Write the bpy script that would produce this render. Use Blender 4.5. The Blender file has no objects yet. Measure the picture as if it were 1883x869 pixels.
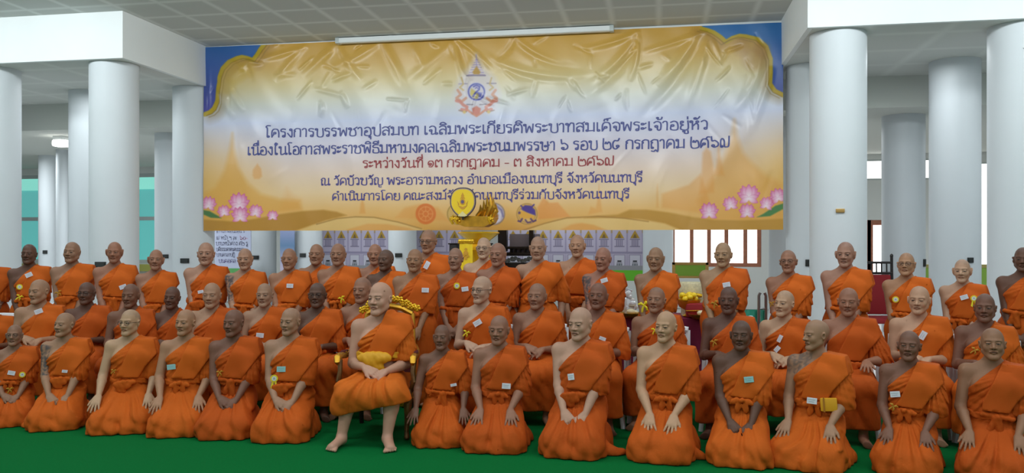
import bpy, bmesh, math, random
import numpy as np
import openvdb
from mathutils import Vector, Matrix

SCN = bpy.context.scene
SC = SCN.collection
# ---------------------------------------------------------------- camera, world, exposure
W_PX, H_PX, F_PX = 1883.0, 869.0, 1500.0
THETA = math.radians(10.2)            # the camera looks a little to the left of the hall's depth axis
CAM_H, HORIZON = 1.65, 440.0
CT, ST = math.cos(THETA), math.sin(THETA)
cam_d = bpy.data.cameras.new('camera'); cam = bpy.data.objects.new('camera', cam_d); SC.objects.link(cam)
cam.location = (0, 0, CAM_H); cam.rotation_euler = (math.radians(90), 0, THETA)
cam_d.sensor_fit = 'HORIZONTAL'; cam_d.sensor_width = 36.0; cam_d.lens = 36.0 * F_PX / W_PX
cam_d.shift_y = (HORIZON - H_PX / 2) / W_PX; cam_d.clip_start = .05; cam_d.clip_end = 200
SCN.camera = cam
SCN.view_settings.view_transform = 'Standard'; SCN.view_settings.look = 'None'
SCN.view_settings.exposure = 0.0; SCN.view_settings.gamma = 1.0; SCN.view_settings.use_curve_mapping = False
SCN.cycles.max_bounces = 5; SCN.cycles.diffuse_bounces = 3; SCN.cycles.glossy_bounces = 2; SCN.cycles.transmission_bounces = 3
SCN.cycles.use_denoising = True
world = bpy.data.worlds.new('daylight'); SCN.world = world; world.use_nodes = True
world.node_tree.nodes['Background'].inputs[0].default_value = (.86, .95, 1.0, 1)
world.node_tree.nodes['Background'].inputs[1].default_value = 1.0

# ---------------------------------------------------------------- helpers
def at(px, py, Z):
    """the point at depth Z along the view through a photograph pixel"""
    X = (px - W_PX / 2) * Z / F_PX
    return Vector((X * CT - Z * ST, X * ST + Z * CT, CAM_H - (py - HORIZON) * Z / F_PX))

def depth_on(px, y):
    """view depth at which the ray through column px reaches the hall plane y"""
    return y / ((px - W_PX / 2) / F_PX * ST + CT)

def on_y(px, py, y): return at(px, py, depth_on(px, y))

def srgb(r, g, b):
    f = lambda c: c / 12.92 if c <= .04045 else ((c + .055) / 1.055) ** 2.4
    return tuple(f(c / 255) for c in (r, g, b))

def nodes_of(m): return m.node_tree.nodes, m.node_tree.links

def mat(name, col, rough=.6, metal=0.0, noise=None, bump=None, emit=None, spec=.5, attr=None, trans=0):
    """principled material; noise = (scale, amount) varies the colour, bump = (scale, strength)"""
    m = bpy.data.materials.new(name); m.use_nodes = True; N, L = nodes_of(m); b = N['Principled BSDF']
    b.inputs['Base Color'].default_value = (*col, 1); b.inputs['Roughness'].default_value = rough
    b.inputs['Metallic'].default_value = metal; b.inputs['Specular IOR Level'].default_value = spec
    tc = N.new('ShaderNodeTexCoord')
    src = None
    if attr:
        a = N.new('ShaderNodeAttribute'); a.attribute_name = attr; src = a.outputs['Color']
    if noise:
        n = N.new('ShaderNodeTexNoise'); n.inputs['Scale'].default_value = noise[0]; n.inputs['Detail'].default_value = 4
        L.new(tc.outputs['Object'], n.inputs['Vector'])
        mr = N.new('ShaderNodeMapRange'); mr.inputs[1].default_value = .25; mr.inputs[2].default_value = .75
        mr.inputs[3].default_value = 1 - noise[1]; mr.inputs[4].default_value = 1 + noise[1]; L.new(n.outputs[0], mr.inputs[0])
        mx = N.new('ShaderNodeVectorMath'); mx.operation = 'SCALE'
        if src is None:
            rgb = N.new('ShaderNodeRGB'); rgb.outputs[0].default_value = (*col, 1); src = rgb.outputs[0]
        L.new(src, mx.inputs[0]); L.new(mr.outputs[0], mx.inputs['Scale']); src = mx.outputs[0]
    if src is not None: L.new(src, b.inputs['Base Color'])
    if bump:
        n = N.new('ShaderNodeTexNoise'); n.inputs['Scale'].default_value = bump[0]; n.inputs['Detail'].default_value = 3
        L.new(tc.outputs['Object'], n.inputs['Vector']); bp = N.new('ShaderNodeBump'); bp.inputs['Strength'].default_value = bump[1]
        bp.inputs['Distance'].default_value = .01; L.new(n.outputs[0], bp.inputs['Height']); L.new(bp.outputs[0], b.inputs['Normal'])
    if emit is not None:
        b.inputs['Emission Color'].default_value = (*emit[0], 1); b.inputs['Emission Strength'].default_value = emit[1]
    return m

class MB:
    """collects shapes and links them as one mesh object"""
    def __init__(s): s.bm = bmesh.new()
    def box(s, lo, hi, bev=0):
        lo, hi = Vector(lo), Vector(hi); c = (lo + hi) / 2; d = hi - lo
        r = bmesh.ops.create_cube(s.bm, size=1, matrix=Matrix.Translation(c) @ Matrix.Diagonal((d.x, d.y, d.z, 1)))
        if bev: bmesh.ops.bevel(s.bm, geom=list({e for v in r['verts'] for e in v.link_edges}), offset=bev, segments=2, affect='EDGES', profile=.6)
        return s
    def obox(s, c, size, R, bev=0):
        M = Matrix.Translation(Vector(c)) @ Matrix([list(r) for r in R]).to_4x4() @ Matrix.Diagonal((*size, 1))
        r = bmesh.ops.create_cube(s.bm, size=1, matrix=M)
        if bev: bmesh.ops.bevel(s.bm, geom=list({e for v in r['verts'] for e in v.link_edges}), offset=bev, segments=2, affect='EDGES', profile=.6)
        return s
    def lathe(s, prof, c=(0, 0, 0), n=32, closed=True):
        rings = []
        for r, z in prof:
            rings.append([s.bm.verts.new((c[0] + r * math.cos(2 * math.pi * i / n), c[1] + r * math.sin(2 * math.pi * i / n), c[2] + z)) for i in range(n)])
        for a, b in zip(rings, rings[1:]):
            for i in range(n): s.bm.faces.new((a[i], a[(i + 1) % n], b[(i + 1) % n], b[i]))
        if closed:
            s.bm.faces.new(rings[0][::-1]); s.bm.faces.new(rings[-1])
        return s
    def tube(s, pts, r, n=8, cap=True):
        pts = [Vector(p) for p in pts]; rr = r if hasattr(r, '__len__') else [r] * len(pts); rings = []; prev = None
        for i, p in enumerate(pts):
            t = (pts[min(i + 1, len(pts) - 1)] - pts[max(i - 1, 0)]).normalized()
            if prev is None: prev = t.orthogonal().normalized()
            prev = (prev - t * prev.dot(t)).normalized(); q = t.cross(prev)
            rings.append([s.bm.verts.new(p + (prev * math.cos(2 * math.pi * k / n) + q * math.sin(2 * math.pi * k / n)) * rr[i]) for k in range(n)])
        for a, b in zip(rings, rings[1:]):
            for k in range(n): s.bm.faces.new((a[k], a[(k + 1) % n], b[(k + 1) % n], b[k]))
        if cap: s.bm.faces.new(rings[0][::-1]); s.bm.faces.new(rings[-1])
        return s
    def ball(s, c, r, u=16, v=10):
        r = r if hasattr(r, '__len__') else (r, r, r)
        bmesh.ops.create_uvsphere(s.bm, u_segments=u, v_segments=v, radius=1, matrix=Matrix.Translation(Vector(c)) @ Matrix.Diagonal((*r, 1)))
        return s
    def prism(s, poly, a, b, axis=1):
        """a 2-D outline pushed from a to b along an axis"""
        def P(p, t):
            q = [p[0], p[1]]; q.insert(axis, t); return q
        A = [s.bm.verts.new(P(p, a)) for p in poly]; B = [s.bm.verts.new(P(p, b)) for p in poly]; n = len(poly)
        s.bm.faces.new(A); s.bm.faces.new(B[::-1])
        for i in range(n): s.bm.faces.new((A[i], B[i], B[(i + 1) % n], A[(i + 1) % n]))
        return s
    def grid(s, fn, nu, nv):
        V = [[s.bm.verts.new(fn(i / nu, j / nv)) for j in range(nv + 1)] for i in range(nu + 1)]
        for i in range(nu):
            for j in range(nv): s.bm.faces.new((V[i][j], V[i + 1][j], V[i + 1][j + 1], V[i][j + 1]))
        return s
    def build(s, name, m, parent=None, smooth=True, angle=35):
        bmesh.ops.recalc_face_normals(s.bm, faces=s.bm.faces[:])
        me = bpy.data.meshes.new(name); s.bm.to_mesh(me); s.bm.free()
        if smooth:
            me.polygons.foreach_set('use_smooth', [True] * len(me.polygons)); me.set_sharp_from_angle(angle=math.radians(angle))
        me.materials.append(m)
        o = bpy.data.objects.new(name, me); SC.objects.link(o)
        if parent is not None: o.parent = parent
        return o

def tag(o, label, cat, group=None, kind=None):
    if label: o['label'] = label
    if cat: o['category'] = cat
    if group: o['group'] = group
    if kind: o['kind'] = kind
    return o

def struct(o, label=None, cat=None):
    o['kind'] = 'structure'
    if label: o['label'] = label
    if cat: o['category'] = cat
    return o

def thing(name, label, cat, loc=(0, 0, 0), rz=0, group=None):
    o = bpy.data.objects.new(name, None); SC.objects.link(o); o.location = loc; o.rotation_euler = (0, 0, rz); o.empty_display_size = .1
    return tag(o, label, cat, group)
# ---------------------------------------------------------------- unseen fill lights added at ceiling height (daylight comes from the open front)
def area(name, loc, size, energy, rot=(0, 0, 0), col=(.90, .97, 1.0)):
    l = bpy.data.lights.new(name, 'AREA'); l.shape = 'RECTANGLE'; l.size, l.size_y = size; l.energy = energy; l.color = col
    o = bpy.data.objects.new(name, l); SC.objects.link(o); o.location = loc; o.rotation_euler = rot; return o
WORLD_STRENGTH, HALL_FILL, FAR_FILL, BEAM_FILL = .54, 38, 50, 34
world.node_tree.nodes['Background'].inputs[1].default_value = WORLD_STRENGTH
for y in (2.6, 5.2):
    for x in (-7.5, -4.5, -1.5, 1.5, 4.5): area('hall_fill_light', (x, y, 4.66), (1.25, .35), HALL_FILL)  # added fills without fixtures, brightening people and carpet from above
for x, y in ((-14, 15.5), (-10.5, 15.5), (-6.5, 16.0), (-2.0, 16.0), (2.5, 16.0), (7, 15.5), (11, 15)): area('far_fill_light', (x, y, 3.55), (1.25, .35), FAR_FILL)  # extra fills with no fixture, added to lift the deep far room
for x in (-13, -10.5, -8, -5.5, -3, -.5, 2, 4.5, 7): area('beam_fill_light', (x, 7.6, 4.62), (1.25, .2), BEAM_FILL, (math.radians(62), 0, 0))  # added out of view, tilted back to brighten beam faces and banner
for x in (-13.5, -11, -8.6, 3.2, 5.6, 8): area('aisle_fill_light', (x, 11.2, 4.02), (.9, .25), 16)  # added to lift the aisle soffits, columns and wall band
# ---------------------------------------------------------------- large lights: daylight from the open front of the hall
def ceiling_panel_mat(name, c0, c1, size=.64, gap=.15, off=(0, 0)):
    m = mat(name, c0, .85); N, L = nodes_of(m); b = N['Principled BSDF']; g = N.new('ShaderNodeNewGeometry')
    mp = N.new('ShaderNodeMapping'); mp.inputs['Location'].default_value = (off[0], off[1], 0); L.new(g.outputs['Position'], mp.inputs[0])
    br = N.new('ShaderNodeTexBrick'); br.offset = 0.0; br.inputs['Scale'].default_value = 1.0
    br.inputs['Color1'].default_value = (*c0, 1); br.inputs['Color2'].default_value = (*[q * .96 for q in c0], 1); br.inputs['Mortar'].default_value = (*c1, 1)
    br.inputs['Mortar Size'].default_value = gap / 2; br.inputs['Mortar Smooth'].default_value = 1.0
    br.inputs['Brick Width'].default_value = size; br.inputs['Row Height'].default_value = size
    L.new(mp.outputs[0], br.inputs['Vector']); L.new(br.outputs['Color'], b.inputs['Base Color']); return m

M_WHITE = mat('white_paint', srgb(240, 244, 244), .55, noise=(1.3, .03))
M_COLUMN = mat('column_paint', srgb(216, 222, 226), .5, noise=(.9, .035))
M_CEIL = ceiling_panel_mat('ceiling_panels', srgb(200, 204, 201), srgb(224, 228, 226))
M_SOFFIT = ceiling_panel_mat('soffit_panels', srgb(212, 215, 210), srgb(221, 224, 219), .9, .22, (.3, .45))
M_CARPET = mat('green_carpet', srgb(0, 104, 48), .95, noise=(55, .10), bump=(420, .35), spec=.1)
M_TILE = mat('floor_tile', srgb(205, 205, 205), .25, noise=(2, .04))
M_WALL = mat('wall_paint', srgb(228, 230, 226), .6, noise=(1.1, .03))

YA, YB, YC = 10.25, 12.1, 13.95          # column rows
XL, XR = -7.15, 1.75                      # sides of the raised bay
ZC, ZS, ZF = 4.72, 4.09, 3.62             # ceiling of the hall, soffit of the aisles, ceiling of the far room
def slab(name, lo, hi, m): return struct(MB().box(lo, hi).build(name, m, smooth=False))
slab('floor', (-26, -7, -.12), (22, 24, -.012), M_TILE)
slab('floor_carpet', (-16, -6, -.012), (10, 9.05, 0), M_CARPET)
slab('ceiling', (-20, 1.2, ZC), (14, 12.35, ZC + .2), M_CEIL)
slab('ceiling_aisle_left', (-20, 9.92, ZS + .001), (XL, 13.0, ZC), M_SOFFIT)
slab('ceiling_aisle_right', (XR, 9.92, ZS + .001), (16, 13.0, ZC), M_SOFFIT)
slab('ceiling_far', (-26, 13.0, ZF), (22, 21.5, ZF + 1.1), mat('far_ceiling', srgb(214, 217, 210), .8))
slab('wall_bay', (XL, 12.25, ZF), (XR, 13.0, ZC), M_WHITE)
# white beam faces round the raised bay
slab('trim_1', (-20, 9.86, ZS), (XL + .06, 9.92, ZC), M_WHITE)
slab('trim_2', (XR - .06, 9.86, ZS), (14, 9.92, ZC), M_WHITE)
slab('trim_3', (XL, 9.92, ZS), (XL + .06, 12.25, ZC), M_WHITE)
slab('trim_4', (XR - .06, 9.92, ZS), (XR, 12.25, ZC), M_WHITE)
slab('trim_5', (XL + .06, 11.93, ZC - .05), (XR - .06, 11.99, ZC), M_WHITE)

def column(x, y, top, r=.32):
    prof = [(r + .05, 0), (r + .05, .12), (r + .02, .15), (r, .17), (r, top)]
    o = MB().lathe(prof, (x, y, 0), 48, closed=False).build('column', M_COLUMN); struct(o); return o
columns = {}
for x in (-9.4, -7.5, 2.10, 4.07, 5.9): columns[('A', x)] = column(x, YA, ZS)
for x in (-11.3, -9.30, -7.42, 2.10, 4.0, 5.9): columns[('B', x)] = column(x, YB, ZS)
for x in (-8.98, 2.10, 3.85, 5.9): columns[('C', x)] = column(x, YC, ZF)
farcol = [(483, 18.2), (567, 17.65), (740, 17.65), (1210, 17.65)]
for px, y in farcol:
    p = on_y(px, 440, y); column(p.x, p.y, ZF)
for px, y in ((90, 17.0), (114, 15.9)):
    p = on_y(px, 440, y); column(p.x, p.y, ZF, .22 if px == 90 else .12)
# hairline crack in the paint of the right-hand column
def crack():
    mb = MB(); cx, cy, r = 4.07, YA, .3205
    def P(px, py):
        # on the column's own surface, by angle and height
        a = -math.pi / 2 - .16 + (px - 1845) * .0042; return (cx + r * math.cos(a), cy + r * math.sin(a), CAM_H - (py - HORIZON) * 9.05 / F_PX)
    mb.tube([P(*p) for p in ((1822, 87), (1834, 89), (1842, 93), (1853, 91), (1866, 85), (1882, 79))], .004, 5)
    mb.tube([P(*p) for p in ((1843, 93), (1844, 104), (1842, 116), (1841, 134))], [.005, .006, .011, .008], 5)
    return mb.build('crack', mat('crack', srgb(140, 146, 150), .9), columns[('A', 4.07)])
crack()
# number plaques: black on the columns, brass on the right
M_PLAQUE = mat('plaque_black', (.012, .014, .013), .35); M_BRASS = mat('plaque_brass', srgb(196, 158, 96), .35, .6)
def plaque(px, py, col, w, h, m, label):
    """a plaque fixed to the face of a column (x, y, radius) where the view through px meets it"""
    cx, cy, rad = col; d = on_y(px, 440, 1.0); dx, dy = d.x, d.y; L = math.hypot(dx, dy); dx /= L; dy /= L
    t = cx * dx + cy * dy; off = cx * dy - cy * dx; off = max(-rad * .9, min(rad * .9, off)); hit = t - math.sqrt(rad * rad - off * off)
    hx, hy = dx * hit, dy * hit; nx, ny = hx - cx, hy - cy; nl = math.hypot(nx, ny); nx /= nl; ny /= nl
    hx, hy = cx + nx * rad, cy + ny * rad
    Z = -hx * ST + hy * CT; z = CAM_H - (py - HORIZON) * Z / F_PX
    R = np.array([[-ny, nx, 0], [nx, ny, 0], [0, 0, 1]]).T
    o = MB().obox((hx + nx * .004, hy + ny * .004, z), (w, .030, h), R, .004).build('plaque', m)
    if m is M_PLAQUE: MB().obox((hx + nx * .020, hy + ny * .020, z), (w - .026, .004, h - .022), R).build('face', M_PLFACE, o)
    return tag(o, label, 'plaque', 'plaques on the columns')
M_PLFACE = mat('plaque_face', (.03, .034, .032), .2)
fc = {}
for px, y in farcol: p = on_y(px, 440, y); fc[px] = (p.x, p.y, .32)
p = on_y(90, 440, 17.0); thin = (p.x, p.y, .22)
plaque(185, 486, (-7.5, YA, .32), .15, .075, M_PLAQUE, 'black plaque on the thick left column beside the large-eared standing person')
plaque(340, 479, (-7.42, YB, .32), .14, .075, M_PLAQUE, 'black plaque on the column just left of the banner edge')
plaque(124, 468, (-9.30, YB, .32), .12, .07, M_PLAQUE, 'black plaque on the pale column left of the thick left column')
plaque(83, 463, thin, .10, .08, M_PLAQUE, 'small black plaque on the thin far column beside the teal window')
plaque(304, 471, (-8.98, YC, .32), .12, .07, M_PLAQUE, 'black plaque half hidden by the head of an older standing person')
plaque(470, 473, fc[483], .17, .09, M_PLAQUE, 'black plaque on the far column right of the handwritten sheet')
plaque(557, 469, fc[567], .14, .09, M_PLAQUE, 'black plaque on the far column right of the narrow blue poster')
plaque(733, 469, fc[740], .16, .09, M_PLAQUE, 'black plaque on the far column between two temple wall prints')
plaque(1487, 483, (2.10, YB, .32), .085, .095, M_PLAQUE, 'small upright black plaque on the column beside the banner right edge')
plaque(1545, 387, (2.10, YA, .32), .095, .045, M_BRASS, 'small brass plate high on the thick right column')
plaque(1707, 483, (3.85, YC, .32), .07, .12, M_PLAQUE, 'upright black plaque right of the person with the round badge')
plaque(1784, 478, (4.0, YB, .32), .08, .07, M_PLAQUE, 'black plaque behind the head of an elderly standing person at right')

# ---------------------------------------------------------------- far walls and windows
YW = 20.0
M_FRAME = mat('wood_frame', srgb(176, 110, 82), .5, noise=(12, .15)); M_ALU = mat('pale_frame', srgb(196, 204, 202), .4)
M_DAY = mat('bright_pane', (.9, .9, .9), .3, emit=((1, .99, .97), 2.4)); M_TEAL = mat('teal_pane', srgb(70, 150, 146), .08, emit=(srgb(104, 194, 190), .60))
M_TEAL2 = mat('teal_blind', srgb(120, 205, 190), .3, emit=(srgb(140, 220, 205), .75))
def wall_with_holes(name, y, x0, x1, z1, holes, m, t=.2):
    """a wall of one mesh with real openings; holes are (xa, xb, za, zb)"""
    xs = sorted({x0, x1, *[h[0] for h in holes], *[h[1] for h in holes]}); zs = sorted({0, z1, *[h[2] for h in holes], *[h[3] for h in holes]})
    mb = MB()
    for a, b in zip(xs, xs[1:]):
        for c, d in zip(zs, zs[1:]):
            mx, mz = (a + b) / 2, (c + d) / 2
            if any(h[0] < mx < h[1] and h[2] < mz < h[3] for h in holes): continue
            mb.box((a, y, c), (b, y + t, d))
    return struct(mb.build(name, m, smooth=False))
def X_at(px): return on_y(px, 440, YW).x
def Z_at(px, py): return on_y(px, py, YW).z
teal = [(X_at(20), X_at(80), 1.0, 3.44), (X_at(246), X_at(300), 1.0, 3.44)]
wood = [(X_at(1234), X_at(1400), 1.0, 2.75), (X_at(1592), X_at(1650), .6, 2.10)]
high = [(X_at(1575), X_at(1660), 3.02, 3.50), (X_at(1695), X_at(1725), 3.02, 3.50), (X_at(1795), X_at(1830), .9, 3.4)]
wall_with_holes('wall_back', YW, -26, 22, ZF, teal + wood + high, M_WALL)
struct(MB().box((-26.2, -6, 0), (-26, 21, ZC)).build('wall_left', M_WALL, smooth=False))
struct(MB().box((22, -6, 0), (22.2, 21, ZC)).build('wall_right', M_WALL, smooth=False))
wn = 0
def window(hole, m, mullions, bars, fm, fw=.07):
    global wn; wn += 1
    xa, xb, za, zb = hole
    p = MB().box((xa, YW + .10, za), (xb, YW + .115, zb)).build('window_%d' % wn, m, smooth=False); struct(p)
    f = MB()
    for x in (xa + fw / 2, *mullions, xb - fw / 2): f.box((x - fw / 2, YW + .03, za), (x + fw / 2, YW + .10, zb))
    for z in (za + fw / 2, *bars, zb - fw / 2): f.box((xa, YW + .032, z - fw / 2), (xb, YW + .098, z + fw / 2))
    f.build('window_frame', fm, p, smooth=False)
    return p
for h in teal:
    w = window(h, M_TEAL, [], [2.22], M_ALU, .10)
    b = MB().box((h[0] + .05, YW + .06, 3.02), (h[1] - .05, YW + .09, 3.36)).build('blind', M_TEAL2, w, smooth=False)
window(wood[0], M_DAY, [X_at(1272), X_at(1304), X_at(1336), X_at(1371)], [], M_FRAME, .09)
window(wood[1], M_DAY, [X_at(1601)], [], M_FRAME, .12)
for h in high: window(h, M_DAY, [], [], M_ALU, .04)
# sills / low shelf strips along the far wall
slab('trim_6', (X_at(10), YW - .25, .80), (X_at(330), YW, .98), mat('yellow_sill', srgb(170, 170, 84), .6))
# ---------------------------------------------------------------- figures
def unit(v):
    v = np.asarray(v, float); return v / (np.linalg.norm(v) + 1e-9)

def rot_xyz(yaw=0, pitch=0, roll=0):
    """yaw about z, pitch about x, roll about y (radians)"""
    cz, sz = math.cos(yaw), math.sin(yaw); cx, sx = math.cos(pitch), math.sin(pitch); cy, sy = math.cos(roll), math.sin(roll)
    Rz = np.array([[cz, -sz, 0], [sz, cz, 0], [0, 0, 1]]); Rx = np.array([[1, 0, 0], [0, cx, -sx], [0, sx, cx]])
    Ry = np.array([[cy, 0, sy], [0, 1, 0], [-sy, 0, cy]])
    return Rz @ Rx @ Ry

def smin(a, b, k):
    if k <= 0: return np.minimum(a, b)
    h = np.maximum(k - np.abs(a - b), 0) / k
    return np.minimum(a, b) - h * h * (k * 0.25)

def smax(a, b, k): return -smin(-a, -b, k)

def sd_cap(P, a, b, ra, rb):
    ba = np.subtract(b, a); l2 = float(ba @ ba) + 1e-12
    px, py, pz = P[0] - np.float32(a[0]), P[1] - np.float32(a[1]), P[2] - np.float32(a[2])
    t = np.clip((px * np.float32(ba[0]) + py * np.float32(ba[1]) + pz * np.float32(ba[2])) / np.float32(l2), 0, 1)
    dx = px - t * np.float32(ba[0]); dy = py - t * np.float32(ba[1]); dz = pz - t * np.float32(ba[2])
    return np.sqrt(dx * dx + dy * dy + dz * dz) - (np.float32(ra) + t * np.float32(rb - ra))

def sd_ell(P, c, r, R=None):
    px, py, pz = P[0] - np.float32(c[0]), P[1] - np.float32(c[1]), P[2] - np.float32(c[2])
    if R is not None:
        R = np.asarray(R, np.float32)
        px, py, pz = (px * R[0, 0] + py * R[1, 0] + pz * R[2, 0], px * R[0, 1] + py * R[1, 1] + pz * R[2, 1],
                      px * R[0, 2] + py * R[1, 2] + pz * R[2, 2])
    r = [np.float32(q) for q in r]
    k0 = np.sqrt((px / r[0]) ** 2 + (py / r[1]) ** 2 + (pz / r[2]) ** 2)
    k1 = np.sqrt((px / r[0] ** 2) ** 2 + (py / r[1] ** 2) ** 2 + (pz / r[2] ** 2) ** 2) + np.float32(1e-6)
    return k0 * (k0 - 1) / k1

class Field:
    """a signed distance grid: shapes are blended into it, then it is turned into one smooth mesh"""
    def __init__(s, lo, hi, h):
        s.lo = np.array(lo, float); s.h = h
        s.n = np.ceil((np.array(hi, float) - s.lo) / h).astype(int) + 1
        s.a = np.full(s.n, 0.08, np.float32)
        s.ax = [(s.lo[i] + h * np.arange(s.n[i])).astype(np.float32) for i in range(3)]
    def block(s, lo, hi):
        i0 = np.clip(np.floor((np.asarray(lo) - s.lo) / s.h).astype(int), 0, s.n); i1 = np.clip(np.ceil((np.asarray(hi) - s.lo) / s.h).astype(int) + 1, 0, s.n)
        if (i1 <= i0).any(): return None, None
        sl = tuple(slice(i0[i], i1[i]) for i in range(3))
        return sl, (s.ax[0][sl[0]][:, None, None], s.ax[1][sl[1]][None, :, None], s.ax[2][sl[2]][None, None, :])
    def all(s): return (s.ax[0][:, None, None], s.ax[1][None, :, None], s.ax[2][None, None, :])
    def put(s, sl, d, k, cut=False):
        s.a[sl] = smax(s.a[sl], -d, k) if cut else smin(s.a[sl], d, k)
    def cap(s, a, b, ra, rb=None, k=0.0, cut=False, m=0.05):
        rb = ra if rb is None else rb; R = max(ra, rb) + m
        sl, P = s.block(np.minimum(a, b) - R, np.maximum(a, b) + R)
        if sl is not None: s.put(sl, sd_cap(P, np.asarray(a, float), np.asarray(b, float), ra, rb), k, cut)
    def ell(s, c, r, k=0.0, R=None, cut=False, m=0.05):
        Rr = np.full(3, max(r)) if R is not None else np.asarray(r, float)
        sl, P = s.block(np.asarray(c) - Rr - m, np.asarray(c) + Rr + m)
        if sl is not None: s.put(sl, sd_ell(P, c, r, R), k, cut)
    def mesh(s, adapt=0.0):
        a = s.a
        for i in range(3):                                        # close the solid at the grid's border
            ix = [slice(None)] * 3
            for e in (0, -1):
                ix[i] = e; a[tuple(ix)] = np.maximum(a[tuple(ix)], s.h * 0.5)
        g = openvdb.FloatGrid(0.08); g.copyFromArray(np.ascontiguousarray(a))
        p, t, q = g.convertToPolygons(0.0, adapt)
        return p.astype(np.float64) * s.h + s.lo, t, q

def link_mesh(name, v, tris, quads, mat, parent=None, cols=None, smooth=True):
    me = bpy.data.meshes.new(name)
    nt, nq = len(tris), len(quads)
    me.vertices.add(len(v)); me.vertices.foreach_set('co', np.asarray(v, np.float32).ravel())
    tris = np.asarray(tris, np.int32).reshape(-1, 3)[:, ::-1]; quads = np.asarray(quads, np.int32).reshape(-1, 4)[:, ::-1]
    me.loops.add(nt * 3 + nq * 4); me.loops.foreach_set('vertex_index', np.concatenate([tris.ravel(), quads.ravel()]))
    me.polygons.add(nt + nq)
    me.polygons.foreach_set('loop_start', np.concatenate([np.arange(nt) * 3, nt * 3 + np.arange(nq) * 4]).astype(np.int32))
    me.polygons.foreach_set('use_smooth', np.full(nt + nq, smooth, bool))
    if cols is not None:
        at = me.color_attributes.new('col', 'FLOAT_COLOR', 'POINT')
        at.data.foreach_set('color', np.concatenate([cols, np.ones((len(v), 1))], 1).astype(np.float32).ravel())
    me.update(calc_edges=True); me.validate()
    me.materials.append(mat)
    o = bpy.data.objects.new(name, me); SC.objects.link(o)
    if parent is not None: o.parent = parent
    return o

def ik(sh, wr, la, lb, pole):
    sh, wr, pole = (np.asarray(q, float) for q in (sh, wr, pole))
    d = wr - sh; L = np.linalg.norm(d)
    if L > 0.995 * (la + lb): wr = sh + d / L * 0.995 * (la + lb); d = wr - sh; L = np.linalg.norm(d)
    u = d / L; x = (la * la - lb * lb + L * L) / (2 * L); y = math.sqrt(max(la * la - x * x, 0))
    p = pole - u * (pole @ u)
    return sh + u * x + unit(p) * y, wr

def add_hand(F, wr, f, n, side, sc, curl, spread, k=0.004):
    """wr wrist, f finger direction, n back-of-hand normal, side = +1 when the thumb lies on f x n"""
    f = unit(f); n = unit(n - f * (np.asarray(n) @ f)); s = np.cross(f, n) * side
    knuck = []
    for i in range(4):                                            # index finger nearest the thumb
        o = (1.5 - i) * 0.0205 * sc
        kn = wr + f * (0.088 - 0.004 * abs(i - 1.2)) * sc + s * o + n * (0.004 - 0.003 * abs(i - 1.5)) * sc
        F.cap(wr + f * 0.006 * sc + s * o * 0.55, kn, 0.0165 * sc, 0.0125 * sc, 0.012)
        knuck.append((kn, o))
    F.cap(wr + f * 0.03 * sc, wr + f * 0.07 * sc, 0.017 * sc, 0.018 * sc, 0.012)
    L = (0.070, 0.079, 0.073, 0.056)
    for i, (kn, o) in enumerate(knuck):
        p = kn; ang = curl * 0.35
        d0 = unit(f + s * spread * (1.5 - i) * 0.5)
        for j, fr in enumerate((0.45, 0.31, 0.24)):
            d = d0 * math.cos(ang) - n * math.sin(ang)
            q = p + d * L[i] * fr * sc * 1.03
            F.cap(p, q, (0.0098 - 0.0009 * j) * sc, (0.0090 - 0.0010 * j) * sc, k)
            p = q; ang += curl * 0.55
    b = wr + f * 0.022 * sc + s * 0.024 * sc; m_ = wr + f * 0.055 * sc + s * (0.047 + 0.012 * spread) * sc - n * 0.010 * sc
    t = m_ + unit(f * 0.85 + s * (0.25 + 0.3 * spread) - n * 0.15) * 0.036 * sc
    F.cap(b, m_, 0.017 * sc, 0.0125 * sc, 0.012); F.cap(m_, t, 0.0120 * sc, 0.0088 * sc, 0.006)

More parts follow.
